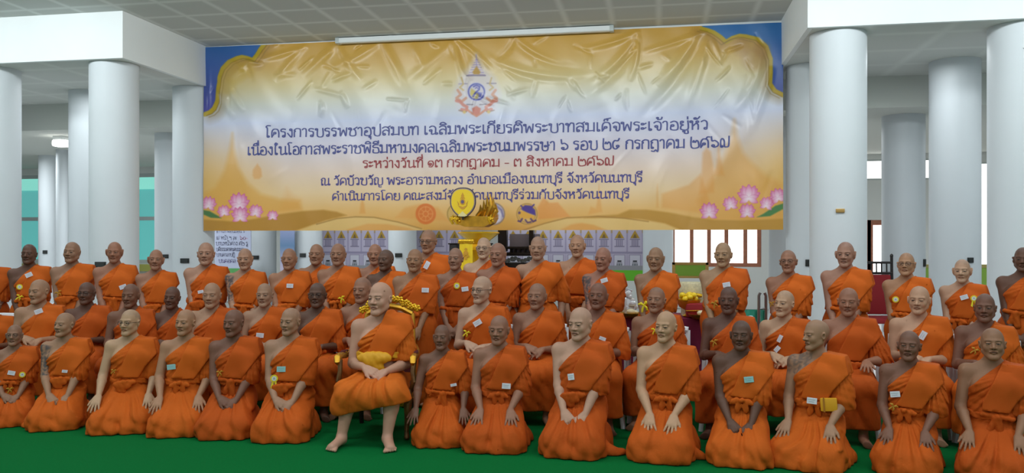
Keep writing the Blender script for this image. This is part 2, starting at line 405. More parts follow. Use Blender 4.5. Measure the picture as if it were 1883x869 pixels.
def head_field(P, R, c, hs, p):
    """head, face and ears in the head's own frame (face looks along -y)"""
    R = np.asarray(R, np.float32)
    X, Y, Z = P[0] - np.float32(c[0]), P[1] - np.float32(c[1]), P[2] - np.float32(c[2])
    i = np.float32(1 / hs)
    Q = tuple((X * R[0, j] + Y * R[1, j] + Z * R[2, j]) * i for j in range(3))
    w, jw, ck = p['w'], p['jaw'], p['cheek']
    d = sd_ell(Q, (0, .014, .030), (.0785 * w, .096, .088)); d = smin(d, sd_ell(Q, (0, -.012, .058), (.052 * w, .062, .055)), .03)
    d = smin(d, sd_ell(Q, (0, -.020, -.030), (.060 * w, .070, .078)), .035)
    for s in (-1, 1):
        d = smin(d, sd_cap(Q, (s * .052 * w * jw, .006, -.052), (s * .016, -.066, -.094), .021 * jw, .021), .022)
        d = smin(d, sd_ell(Q, (s * .040 * w, -.056, -.024), (.024 * ck, .024 * ck, .026 * ck)), .022)
        d = smin(d, sd_cap(Q, (s * .012, -.083, .026), (s * .048 * w, -.066, .026), .0105, .009), .016)
    d = smin(d, sd_ell(Q, (0, -.076, -.097), (.022, .019, .018)), .018)
    for s in (-1, 1):                                             # sockets, eyeballs, lids
        d = smax(d, -sd_ell(Q, (s * .032, -.097, .006), (.020, .017, .013)), .012)
        d = smin(d, sd_ell(Q, (s * .032, -.0755, .005), (.0145, .0125, .0125)), .004)
        d = smin(d, sd_cap(Q, (s * .017, -.0865, .0105), (s * .045, -.080, .0105), .0042, .0036), .004)
        d = smin(d, sd_cap(Q, (s * .019, -.0855, -.003), (s * .043, -.080, -.002), .0036, .0032), .005)
    nw = p['nose']
    d = smin(d, sd_cap(Q, (0, -.082, .016), (0, -.1045, -.023), .0082, .0125 * nw), .010)
    for s in (-1, 1): d = smin(d, sd_ell(Q, (s * .0145 * nw, -.0935, -.0265), (.0095, .011, .0085)), .006)
    for s in (-1, 1): d = smax(d, -sd_ell(Q, (s * .0075, -.101, -.0345), (.0042, .005, .004)), .003)
    for s in (-1, 1):
        d = smin(d, sd_cap(Q, (s * .024, -.083, -.055), (s * .006, -.0920, -.0505), .0046, .0055), .006)
        d = smin(d, sd_cap(Q, (s * .022, -.083, -.0575), (0, -.0900, -.0635), .0050, .0070), .006)
    d = smax(d, -sd_cap(Q, (-.022, -.0925, -.0565), (.022, -.0925, -.0565), .0022, .0022), .004)
    es = p['ear']
    for s in (-1, 1):
        Re = rot_xyz(s * 0.45, 0.15, s * 0.18)
        d = smin(d, sd_ell(Q, (s * (.077 * w + .006), .016, -.004), (.0105, .024 * es, .036 * es), Re), .008)
        d = smax(d, -sd_ell(Q, (s * (.086 * w + .006), .008, .000), (.008, .010, .017), Re), .006)
    return d * np.float32(hs)

def skin_colour(v, M, tone, info):
    """albedo of skin, lips, brows, eyes, stubble: own colours per vertex, plus shade painted into nostrils and mouth line"""
    c = np.tile(np.asarray(tone, float), (len(v), 1)); R, hc, hs = info['R'], info['hc'], info['hs']
    q = (v - hc) @ R / hs
    near = (np.abs(q) < .16).all(1)
    i = np.where(near)[0]; q = q[i]; x, y, z = np.abs(q[:, 0]), q[:, 1], q[:, 2]
    cc = c[i]
    def mix(w, col):
        nonlocal cc
        w = np.clip(w, 0, 1)[:, None]; cc = cc * (1 - w) + np.asarray(col) * w
    t = np.asarray(tone, float)
    hl = .060 + .02 * np.clip((y + .06) / .1, -1, 1) * -3.2           # hairline drops towards the back
    hair = np.clip((z - np.where(y < -.02, .066, np.where(y < .03, .035, -.02))) / .018, 0, 1) * np.clip((y + .085) / .02, 0, 1)
    mix(hair * M['stubble'], t * .55 + np.array([.035, .037, .042]))
    front = y < -.045
    eb = front * np.clip(1 - np.abs(z - (.0255 - .35 * (x - .03) ** 2 * 20 * 0 - .10 * np.abs(x - .028))) / .0052, 0, 1) * (x > .011) * (x < .052)
    mix(eb * M['brow'], t * .16)
    lip = front * np.clip(1 - (np.abs(z + .0575) / .0125) ** 2, 0, 1) * (x < .0265 - np.abs(z + .0575) * .7) * (y < -.077)
    mix(lip * .85, t * np.array([.70, .46, .44]))
    mix(front * (np.abs(z + .0567) < .0026) * (x < .025) * (y < -.074) * .85, t * .22)  # shade of the crease between the lips, painted as a dark line
    ey = front * (((x - .0315) / .0150) ** 2 + ((z - .0035) / .0037) ** 2 < 1) * (y < -.070)
    mix(ey * .9, np.array([.20, .175, .15]) * (.5 + t[0]))
    mix(front * ((np.abs(x - .0315) < .0064) & (np.abs(z - .0036) < .0042)) * (y < -.070) * 1.0, (.012, .009, .008))
    mix(front * (np.abs(z - .0080) < .0030) * (np.abs(x - .0315) < .0158) * (y < -.070) * .85, t * .16)
    mix(front * ((x - .0075) ** 2 + (z + .0335) ** 2 < .0042 ** 2) * (y < -.085) * .8, t * .2)  # shade inside the nostrils, painted dark
    c[i] = cc
    return c

BUILD = {}
HIP = {'stand': .865, 'sit': .477, 'kneel': .300, 'throne': .370}
TOPZ = {k: h + .815 for k, h in HIP.items()}

def ridge(ph, k=.06):
    """rounded crests with narrow valleys, from a phase"""
    s = np.sin(ph); return np.float32(.5) - np.sqrt(np.float32(1 + k) - s * s)

def warp(P, rng, sig):
    X, Y, Z = P; w = 0
    for j in range(3):
        kx, ky, kz = rng.normal(0, sig, 3); w = w + np.sin(np.float32(kx) * X + np.float32(ky) * Y + np.float32(kz) * Z + np.float32(rng.uniform(0, 6)))
    return w * np.float32(.5)

def fold(P, rng, amp, freq, dirs):
    """cloth folds: warped ridges along the given directions"""
    X, Y, Z = P; w = warp(P, rng, 4.0); out = 0
    for d, a in dirs:
        d = unit(d) * freq * rng.uniform(.85, 1.2)
        out = out + ridge(np.float32(d[0]) * X + np.float32(d[1]) * Y + np.float32(d[2]) * Z + w + np.float32(rng.uniform(0, 6))) * np.float32(a)
    return out * np.float32(amp)

def fan(P, rng, amp, cx, cz, n):
    """folds that spread like a fan from a point where the cloth is held"""
    X, Y, Z = P; w = warp(P, rng, 5.0); m = np.clip(warp(P, rng, 6.0) * np.float32(.6) + np.float32(.75), .15, 1.2)
    a = np.arctan2(Z - np.float32(cz), X - np.float32(cx))
    r = np.sqrt((X - np.float32(cx)) ** 2 + (Z - np.float32(cz)) ** 2)
    return (ridge(a * np.float32(n * .5) + w * np.float32(1.2) + np.float32(rng.uniform(0, 6))) * np.float32(1.0) + ridge(a * np.float32(n * .83) + w * 2) * np.float32(.45)) * m * np.clip(r * 7, 0, 1) * np.float32(amp)

def torso_into(F, hz, f, belly, bare=True):
    """torso of the body, hips at height hz; f = stoutness"""
    E, Cc = F.ell, F.cap
    E((0, .012, hz), (.160 * f, .118 * f, .125), .0)
    E((0, -.004 - .030 * belly, hz + .135), (.146 * f + .014 * belly, .104 * f + .034 * belly, .165), .06)
    E((0, .004, hz + .335), (.158 * f, .108 * f, .175), .06)
    Cc((-.135, .012, hz + .452), (.135, .012, hz + .452), .050, .050, .05)
    for s in (-1, 1):
        Cc((s * .030, .020, hz + .545), (s * .150, .014, hz + .464), .040, .042, .05)
        E((s * .072, -.072 * f, hz + .365), (.080, .042, .062), .04)
    Cc((0, .024, hz + .48), (0, .004, hz + .645), .057 * (.6 + .4 * f), .050 * (.6 + .4 * f), .04)

def make_person(name, pose, M, robe_mat, sash_mat, skin_mat, hb=.0045, hr=.007):
    rng = np.random.default_rng(M['seed'])
    f, belly = M['fat'], M['belly']; hz = HIP[pose]; seatlike = pose in ('sit', 'throne')
    sh = {s: np.array([s * (.178 * (.75 + .25 * f)), .012, hz + .462]) for s in (-1, 1)}
    hs = M.get('hs', 1.0)
    hc = np.array([M.get('hx', 0), -.018 + M.get('hfwd', 0), hz + .815 - .118 * hs])
    Rh = rot_xyz(M['hyaw'], M['hpitch'], M['hroll'])
    # ---- arms
    arms = M['arms']; W = {}; hand = {}
    if pose == 'stand':
        for s in (-1, 1):
            if arms == 'clasp': W[s] = (s * .075, -.185 - .03 * belly, hz - .015); hand[s] = (np.array([-s * .55, -.25, -.75]), np.array([-s * .1, -1, .25]), 1.0, .1)
            elif arms == 'side': W[s] = (s * .235, -.03, hz - .035); hand[s] = (np.array([0, -.1, -1.]), np.array([s * 1., -.2, 0]), .5, .1)
    elif pose == 'kneel':
        sp = M.get('spread', .14)
        for s in (-1, 1):
            if arms == 'clasp': W[s] = (s * .078, -.235 - .03 * belly, hz + .030 - .012 * s); hand[s] = (np.array([-s * .80, -.32, -.45]), np.array([-s * .15, -.75, .65]), .95, .05)
            elif arms == 'grip': W[s] = (s * .085, -.235 - .03 * belly, hz + .012 - .015 * s); hand[s] = (np.array([-s * .62, -.45, -.65]), np.array([-s * .2, -.8, .55]), 1.3, .05)
            else: W[s] = (s * sp, -.235, hz + .035); hand[s] = (np.array([s * (.10 if sp > .1 else -.12), -.70, -.66]), np.array([s * .05, -.66, .74]), .25, .35)
    else:
        for s in (-1, 1):
            if arms in ('clasp', 'grip'): W[s] = (s * .082, -.235 - .02 * belly, hz + (.165 if pose == 'throne' else .222) - .015 * s); hand[s] = (np.array([-s * .80, -.42, -.30]), np.array([-s * .15, -.55, .8]), .9, .05)
            else: W[s] = (s * .15, -.26, hz + .205); hand[s] = (np.array([s * .02, -.95, -.25]), np.array([0, -.25, .97]), .3, .3)
    el = {}
    for s in (-1, 1):
        e, w = ik(sh[s], W[s], .285, .245, np.array([s * M.get('elb', .42), .60, -.2])); el[s] = e; W[s] = w
    # ---- body
    lo = np.array([-.36, -.50 if pose != 'stand' else -.34, 0.0]); hi = np.array([.36, .24, hz + .85])
    if pose == 'throne': lo = np.array([-.36, -.72, 0.])
    F = Field(lo - .01, hi, hb)
    torso_into(F, hz, f, belly)
    af = .70 + .30 * f
    for s in (-1, 1):
        F.ell(sh[s], (.056 * af, .056 * af, .062 * af), .03)
        F.cap(sh[s], el[s], .053 * af, .042 * af, .03)
        m_ = el[s] + (W[s] - el[s]) * .28
        F.cap(el[s], m_, .0405 * af, .042 * af, .015); F.cap(m_, W[s], .042 * af, .0245 * (.85 + .15 * f), .012)
        fd, nd, cu, spd = hand[s]
        add_hand(F, W[s] + unit(fd) * .012, fd, nd, -s if True else s, M.get('hand', 1.03), cu, spd)
    if pose == 'stand':
        for s in (-1, 1):
            F.cap((s * .09, .01, hz), (s * .085, .0, .47), .085 * f, .055, .03); F.cap((s * .085, .0, .47), (s * .085, .03, .08), .052, .036, .03)
            F.ell((s * .09, -.04, .035), (.042, .11, .034), .03)
    elif pose == 'kneel':
        for s in (-1, 1):
            F.cap((s * .09, .02, hz), (s * .15, -.34, .09), .085, .058, .03); F.cap((s * .15, -.34, .075), (s * .10, .10, .07), .055, .04, .03)
            F.ell((s * .10, .13, .06), (.04, .06, .055), .03)
    else:
        kz = hz - .005; ky = -.43
        fx = M.get('feet', ((-.13, -.40), (.13, -.40)))
        for s, (ax, ay) in zip((-1, 1), fx):
            kx = s * M.get('kneex', .14)
            F.cap((s * .09, .0, hz), (kx, ky, kz), .085, .060, .03)
            m_ = np.array([kx + (ax - kx) * .3, ky + (ay - ky) * .3 + .02, kz + (.09 - kz) * .3])
            F.cap((kx, ky, kz), m_, .056, .057, .03); F.cap(m_, (ax, ay, .085), .055, .036, .02)
            tx = ax + s * .045; ty = ay - .15
            F.cap((ax, ay + .02, .045), (ax, ay, .07), .036, .036, .02)
            F.cap((ax, ay - .01, .060), (tx - s * .008, ty + .02, .028), .036, .028, .02); F.cap((ax + s * .02, ay, .035), (tx + s * .012, ty + .03, .024), .026, .024, .02)
            for j in range(5):                                    # toes
                o = (j - 2) * .0165 * s
                F.cap((tx + o, ty + .025 + .006 * j, .022), (tx + o * 1.08, ty - .022 + .009 * j, .014), .013 - .0012 * j, .0115 - .0012 * j, .005)
    sl, P = F.block(hc - .17 * hs, hc + .17 * hs)
    F.put(sl, head_field(P, Rh, hc, hs, M), .022)
    v, t, q = F.mesh(M.get('adapt', .0))
    info = {'R': Rh, 'hc': hc, 'hs': hs}
    cols = skin_colour(v, M, M['tone'], info)
    if M.get('tattoo'):
        for kind in M['tattoo']:
            if kind == 'arm': reg = (v[:, 0] < -.13) & (v[:, 2] < hz + .50) & (v[:, 2] > hz + .20)
            else: reg = (v[:, 0] < -.02) & (v[:, 2] > hz + .38) & (v[:, 2] < hz + .55) & (v[:, 1] < .03)
            n_ = np.sin(v[:, 2] * 95 + 2 * np.sin(v[:, 0] * 70)) * np.sin(v[:, 1] * 90 + 3 * np.sin(v[:, 2] * 40)) + .35 * np.sin(v[:, 0] * 140)
            wgt = (reg * np.clip((n_ + .55) * 1.4, 0, 1) * (.85 if kind == 'arm' else .6))[:, None]
            cols = cols * (1 - wgt) + np.array([.045, .055, .065]) * wgt
    body = link_mesh(name, v, t, q, skin_mat, None, cols)
    # ---- robe: one solid of cloth over torso, left arm and legs, open above the neckline
    lo = np.array([-.46, -.62, -.02]); hi = np.array([.48, .34, hz + .60])
    if pose == 'stand': lo[1] = -.40; hi[1] = .30
    if pose == 'throne': lo[1] = -.70
    G = Field(lo, hi, hr); torso_into(G, hz, f, belly)
    G.ell((0, .004 - .03 * belly, hz + .16), (.150 * f + .018 * belly, .112 * f + .03 * belly, .24), .05)
    bz = hz + .455
    elL = el[1]
    Gt = G.a - np.float32(.013)
    G.cap(sh[1] + (0, 0, -.005), elL * .92 + sh[1] * .08, .062 * af, .066 * af, .05)
    G.cap(sh[1] * .4 + elL * .6 + (.006, .01, -.02), elL + (-.005, .03, -.055 - .03 * rng.random()), .060, .070, .05)     # the hanging sleeve
    G.a -= np.float32(.013)
    # lower garment
    S = Field(lo, hi, hr)
    kn = {}
    if pose == 'stand':
        S.ell((0, .01, hz + .02), (.178 * f + .01, .145 * f + .02 * belly, .20), 0)
        for s in (-1, 1): S.cap((s * .075, .01, hz), (s * .085, .0, .12), .125 * f, .125, .08)
        S.cap((0, -.01, hz), (0, -.01, .12), .12, .12, .08)
    elif pose == 'kneel':
        ks = M.get('kneex', .135)
        for s in (-1, 1):
            S.cap((s * .075, .03, hz + .02), (s * ks, -.345, .105), .122 * f, .104, .07); S.cap((s * ks, -.33, .085), (s * .11, .14, .085), .100, .110, .06)
            S.cap((s * (ks + .015), -.35, .035), (s * (ks + .03), .05, .03), .065, .085, .05)
        S.cap((0, -.02, hz - .03), (0, -.31, .105), .105, .098, .09); S.ell((0, .02, .10), (.19, .19, .14), .07)
        for s in (-1, 1): S.cap((s * (ks + .01), -.39, .03), (s * .05, -.405, .035), .055, .055, .05)
        hx_ = M.get('hem', 0)
        if hx_: S.cap((np.sign(hx_) * .15, -.25, .04), (hx_, -.22 + .05 * rng.random(), .015), .075, .030, .05)
    else:
        kz = hz + .005; ks = M.get('kneex', .14); low = M.get('low', .16)
        for s in (-1, 1):
            S.cap((s * .085, .03, hz + .03), (s * (ks + .01), -.42, kz + .01), .120 * f, .094, .06)
            S.cap((s * (ks + .01), -.425, kz), (s * (ks + .03), -.405, low), .098, .085 if pose == 'sit' else .11, .05)
        S.cap((0, -.05, hz + .01), (0, -.40, kz), .09, .085, .10); S.cap((0, -.43, kz - .03), (0, -.40, low), .08, .08, .09)
        S.ell((0, .02, hz - .03), (.20, .17, .11), .07)
    if pose != 'stand': S.ell((0, -.02 * belly, hz + .075), (.158 * f, .122 * f + .03 * belly, .15), .06)
    P = G.all()
    X, Y, Z = P
    wz = hz + .155 + M.get('waist', 0)                                # sash height
    fu = fan(P, rng, .016, .17, hz + .50, 46) + fold(P, rng, .004, 52, [((.3, .2, 1), 1.0)])
    if pose == 'stand': fs = fold(P, rng, .013, 30, [((1, .5, .04), 1.0), ((1, -.6, .1), .5)])
    elif pose == 'kneel': fs = fan(P, rng, .016, M.get('bow', -.03), hz + .16, 20) + fold(P, rng, .009, 34, [((.35, -.5, .8), 1.0)]) + ridge(np.arctan2(Y + np.float32(.12), X) * np.float32(9) + warp(P, rng, 6.0)) * np.float32(.022) * np.clip(np.float32(1.1) - Z * 8, 0, 1)
    else: fs = fan(P, rng, .014, .02, hz + .30, 22) + fold(P, rng, .006, 30, [((.6, -.3, .5), 1.0)])
    # gather: folds deepen towards the sash
    g = np.clip(1.25 - np.abs(Z - np.float32(wz)) * 3.2, .35, 1.25)
    up = G.a + fu * g
    low_ = S.a + fs * np.clip((np.float32(wz) - Z) * 6, .2, 1.1)
    if pose in ('sit', 'throne'): low_ = smax(low_, np.float32(M.get('low', .16) - .02) - Z + (X * np.float32(.20 if pose == 'throne' else .04)), .012)
    up = smax(up, np.float32(wz - .05) - Z, .02)
    # neckline: from beside the neck on the covered shoulder down to below the bare arm
    A = np.array([.052, hz + .555]); Bp = np.array([-.185, hz + .300 + M.get('neckline', 0)])
    dn = (Bp - A) / np.linalg.norm(Bp - A); nn = np.array([dn[1], -dn[0]])
    if nn[0] > 0: nn = -nn
    nn = np.array([-abs(nn[0]), abs(nn[1])])
    plane = (X - np.float32(A[0])) * np.float32(nn[0]) + (Z - np.float32(A[1])) * np.float32(nn[1]) + np.float32(.012) * np.sin(Y * 14 + Z * 9)
    up = smax(up, plane, .012)
    # a hole where the neck passes and the bare arm leaves
    up = smax(up, -sd_cap(P, (0, .02, hz + .45), (-.01, .0, hz + .68), .060, .064), .012)
    up = smax(up, -sd_cap(P, sh[-1] + np.array([-.012, 0, 0]), el[-1] + np.array([-.012, 0, 0]), .050 * af, .044 * af), .012)
    # open sleeve end
    ax = unit(W[1] - elL)
    se = elL + np.array([0, 0, -.045])
    up = smax(up, np.where(X > np.float32(.12 * f), (Z - np.float32(se[2] - .01)) * np.float32(-1.0) - (X - np.float32(se[0])) * np.float32(.25), np.float32(-1)), .01)
    if pose != 'stand': pass
    robe = smin(up, low_, .018)
    robe = smax(robe, np.float32(.004) - Z, .004)
    # the forearms and hands stay outside
    for s in (-1, 1):
        e2 = el[s] + (W[s] - el[s]) * .25
        robe = smax(robe, -sd_cap(P, e2, W[s] + unit(hand[s][0]) * .03, .032 * af, .025), .008)
        robe = smax(robe, -sd_cap(P, W[s] + unit(hand[s][0]) * .03, W[s] + unit(hand[s][0]) * .165, .020, .010), .006)
    G2 = Field(lo, hi, hr); G2.a = robe.astype(np.float32)
    rv, t, q = G2.mesh(M.get('adapt', .0))
    ro = link_mesh('robe', rv, t, q, robe_mat, body)
    # ---- folded shoulder cloth: a stiff double strip over the covered shoulder
    zt = hz
    poly = np.array([[.062, zt + .555], [-.050 - .02 * rng.random(), zt + .265], [-.075 - .03 * rng.random(), zt + .195], [.105, zt + .180], [.150 + .02 * rng.random(), zt + .27], [.262, zt + .40], [.225, zt + .54]]) * np.array([.80 + .20 * f, 1])
    poly[:, 1] += (M.get('waist', 0)) * .5
    d2 = None
    Xb, Zb = np.broadcast_arrays(X[:, 0, :], Z[:, 0, :]); n_ = len(poly); dmin = np.full(Xb.shape, 9., np.float32); ins = np.zeros(Xb.shape, bool)
    for i in range(n_):
        a_, b_ = poly[i], poly[(i + 1) % n_]; ba = b_ - a_
        px, pz = Xb - a_[0], Zb - a_[1]; tt = np.clip((px * ba[0] + pz * ba[1]) / (ba @ ba), 0, 1)
        dmin = np.minimum(dmin, np.hypot(px - tt * ba[0], pz - tt * ba[1]))
        cr = ((a_[1] > Zb) != (b_[1] > Zb)) & (Xb < (b_[0] - a_[0]) * (Zb - a_[1]) / (b_[1] - a_[1] + 1e-9) + a_[0]); ins ^= cr
    d2 = np.where(ins, -dmin, dmin)[:, None, :]
    K = Field(lo, hi, hr); torso_into(K, hz, f, belly)
    K.ell((0, .004 - .03 * belly, hz + .16), (.150 * f + .018 * belly, .112 * f + .03 * belly, .24), .05)
    K.cap(sh[1] + (0, 0, .0), sh[1] + (.075, .0, -.045), .060, .050, .05)
    K.cap(sh[1] * .55 + elL * .45, elL * .8 + sh[1] * .2, .066, .066, .05)
    base = K.a - np.float32(.013)
    ps = smax(base - np.float32(.028) + fold(P, rng, .0060, 22, [((.8, .1, .5), 1.0)]), d2, .006)
    ps = smax(ps, Y - np.float32(.13), .01)
    ps = smax(ps, -(base + np.float32(.016)), .004)                    # a sheet, not a solid block
    ps = smax(ps, -sd_cap(P, (-.012, .02, hz + .42), (-.02, .0, hz + .68), .064, .070), .010)
    G3 = Field(lo, hi, hr); G3.a = ps.astype(np.float32)
    v3, t, q = G3.mesh(M.get('adapt', .0))
    so = link_mesh('shoulder_cloth', v3, t, q, M.get('smooth_mat', robe_mat), body)
    # ---- sash with a tied bow
    band = smax(Gt - np.float32(M.get('band', .010)) + fold(P, rng, .004, 60, [((.1, .2, 1), 1.0)]), np.abs(Z - np.float32(wz) - np.float32(.16) * X * np.float32(M.get('tilt', .2)) - np.float32(.008) * np.sin(X * 22)) - np.float32(.026), .012)
    band = smax(band, -(Gt + np.float32(.02)), .004)
    for s in (-1, 1):
        band = smax(band, -sd_cap(P, sh[s], el[s], .046 * af, .040 * af), .006)
        band = smax(band, -sd_cap(P, el[s], W[s], .040 * af, .030), .006)
    G4 = Field(lo, hi, hr); G4.a = band.astype(np.float32)
    bx = M.get('bow', -.03)
    yy = rv[(np.abs(rv[:, 0] - bx) < .04) & (np.abs(rv[:, 2] - wz) < .04)]
    by = (yy[:, 1].min() if len(yy) else -.13) - .020
    b = np.array([bx, by, wz])
    style = M.get('knot', 0)
    G4.ell(b, (.022, .017, .020), .012)
    if style == 0:                                                 # bow with two loops and short ends
        for s in (-1, 1):
            G4.ell(b + (s * .056, .014, -.006 - .012 * rng.random()), (.044, .015, .022), .014, rot_xyz(-s * .25, 0, s * (.15 + .4 * rng.random())))
            G4.ell(b + (s * .030, .014, -.060), (.024, .010, .050), .012, rot_xyz(0, .1, s * -.25))
    elif style == 1:                                               # bunched fold tucked over the sash
        G4.ell(b + (-.02, .006, -.030), (.082, .022, .040), .016, rot_xyz(0, 0, .14)); G4.ell(b + (.060, .012, -.004), (.046, .017, .024), .012)
        G4.ell(b + (-.02, -.002, .002), (.056, .015, .013), .008, rot_xyz(0, 0, -.15)); G4.ell(b + (-.03, .010, -.075), (.05, .016, .030), .014, rot_xyz(0, 0, .3))
    elif style == 2:                                               # flat wrap with a long falling end
        G4.cap(b + (-.10, .03, .012), b + (.10, .03, -.012), .020, .018, .012); G4.cap(b + (0, .010, -.01), b + (.015, .026, -.13), .024, .032, .014)
        G4.cap(b + (-.012, .010, -.01), b + (-.055, .028, -.11), .018, .028, .012)
    else:                                                          # broad satin wrap with a hanging panel
        G4.ell(b + (0, .014, -.012), (.135, .034, .050), .02); G4.ell(b + (-.010, .020, -.115), (.090, .030, .105), .02); G4.ell(b + (-.03, -.006, -.035), (.060, .018, .030), .012, rot_xyz(0, 0, .3))
        G4.ell(b + (.045, -.004, -.02), (.050, .018, .024), .012, rot_xyz(0, 0, -.3)); G4.ell(b + (-.02, .004, -.075), (.075, .020, .036), .014, rot_xyz(0, 0, .1))
    sl, Pb = G4.block(b - .2, b + .2)
    G4.a[sl] = G4.a[sl] + fold(Pb, rng, .0050, 80, [((1, .2, .5), 1.0)])
    v4, t, q = G4.mesh(M.get('adapt', .0))
    sa = link_mesh('sash', v4, t, q, sash_mat, body)
    allv = np.concatenate([rv, v3, v4])
    return body, allv, info, dict(W=W, el=el, sh=sh, hz=hz)

def eyeglasses(parent, info, mat, tint=None):
    """two rims, a bridge and two temples on the face"""
    R, hc, hs = info['R'], info['hc'], info['hs']; mb = MB()
    T = lambda p: hc + R @ (np.asarray(p) * hs)
    for s in (-1, 1):
        ring = [T((s * .033 + .0235 * math.copysign(abs(math.cos(a)) ** .7, math.cos(a)), -.100 + .006 * abs(math.cos(a)), .003 + .0165 * math.copysign(abs(math.sin(a)) ** .7, math.sin(a)))) for a in np.linspace(0, 2 * math.pi, 25)]
        mb.tube(ring, .0019 * hs, 5)
        mb.tube([T((s * .056, -.094, .008)), T((s * .080, -.055, .010)), T((s * .086, .012, .008))], .0019 * hs, 5)
    mb.tube([T((-.010, -.101, .006)), T((0, -.104, .009)), T((.010, -.101, .006))], .0017 * hs, 5)
    return mb.build('eyeglasses', mat, parent)

def on_cloth(allv, x, z, r=.022):
    m_ = (np.abs(allv[:, 0] - x) < r) & (np.abs(allv[:, 2] - z) < r)
    return float(allv[m_, 1].min()) if m_.any() else -.16
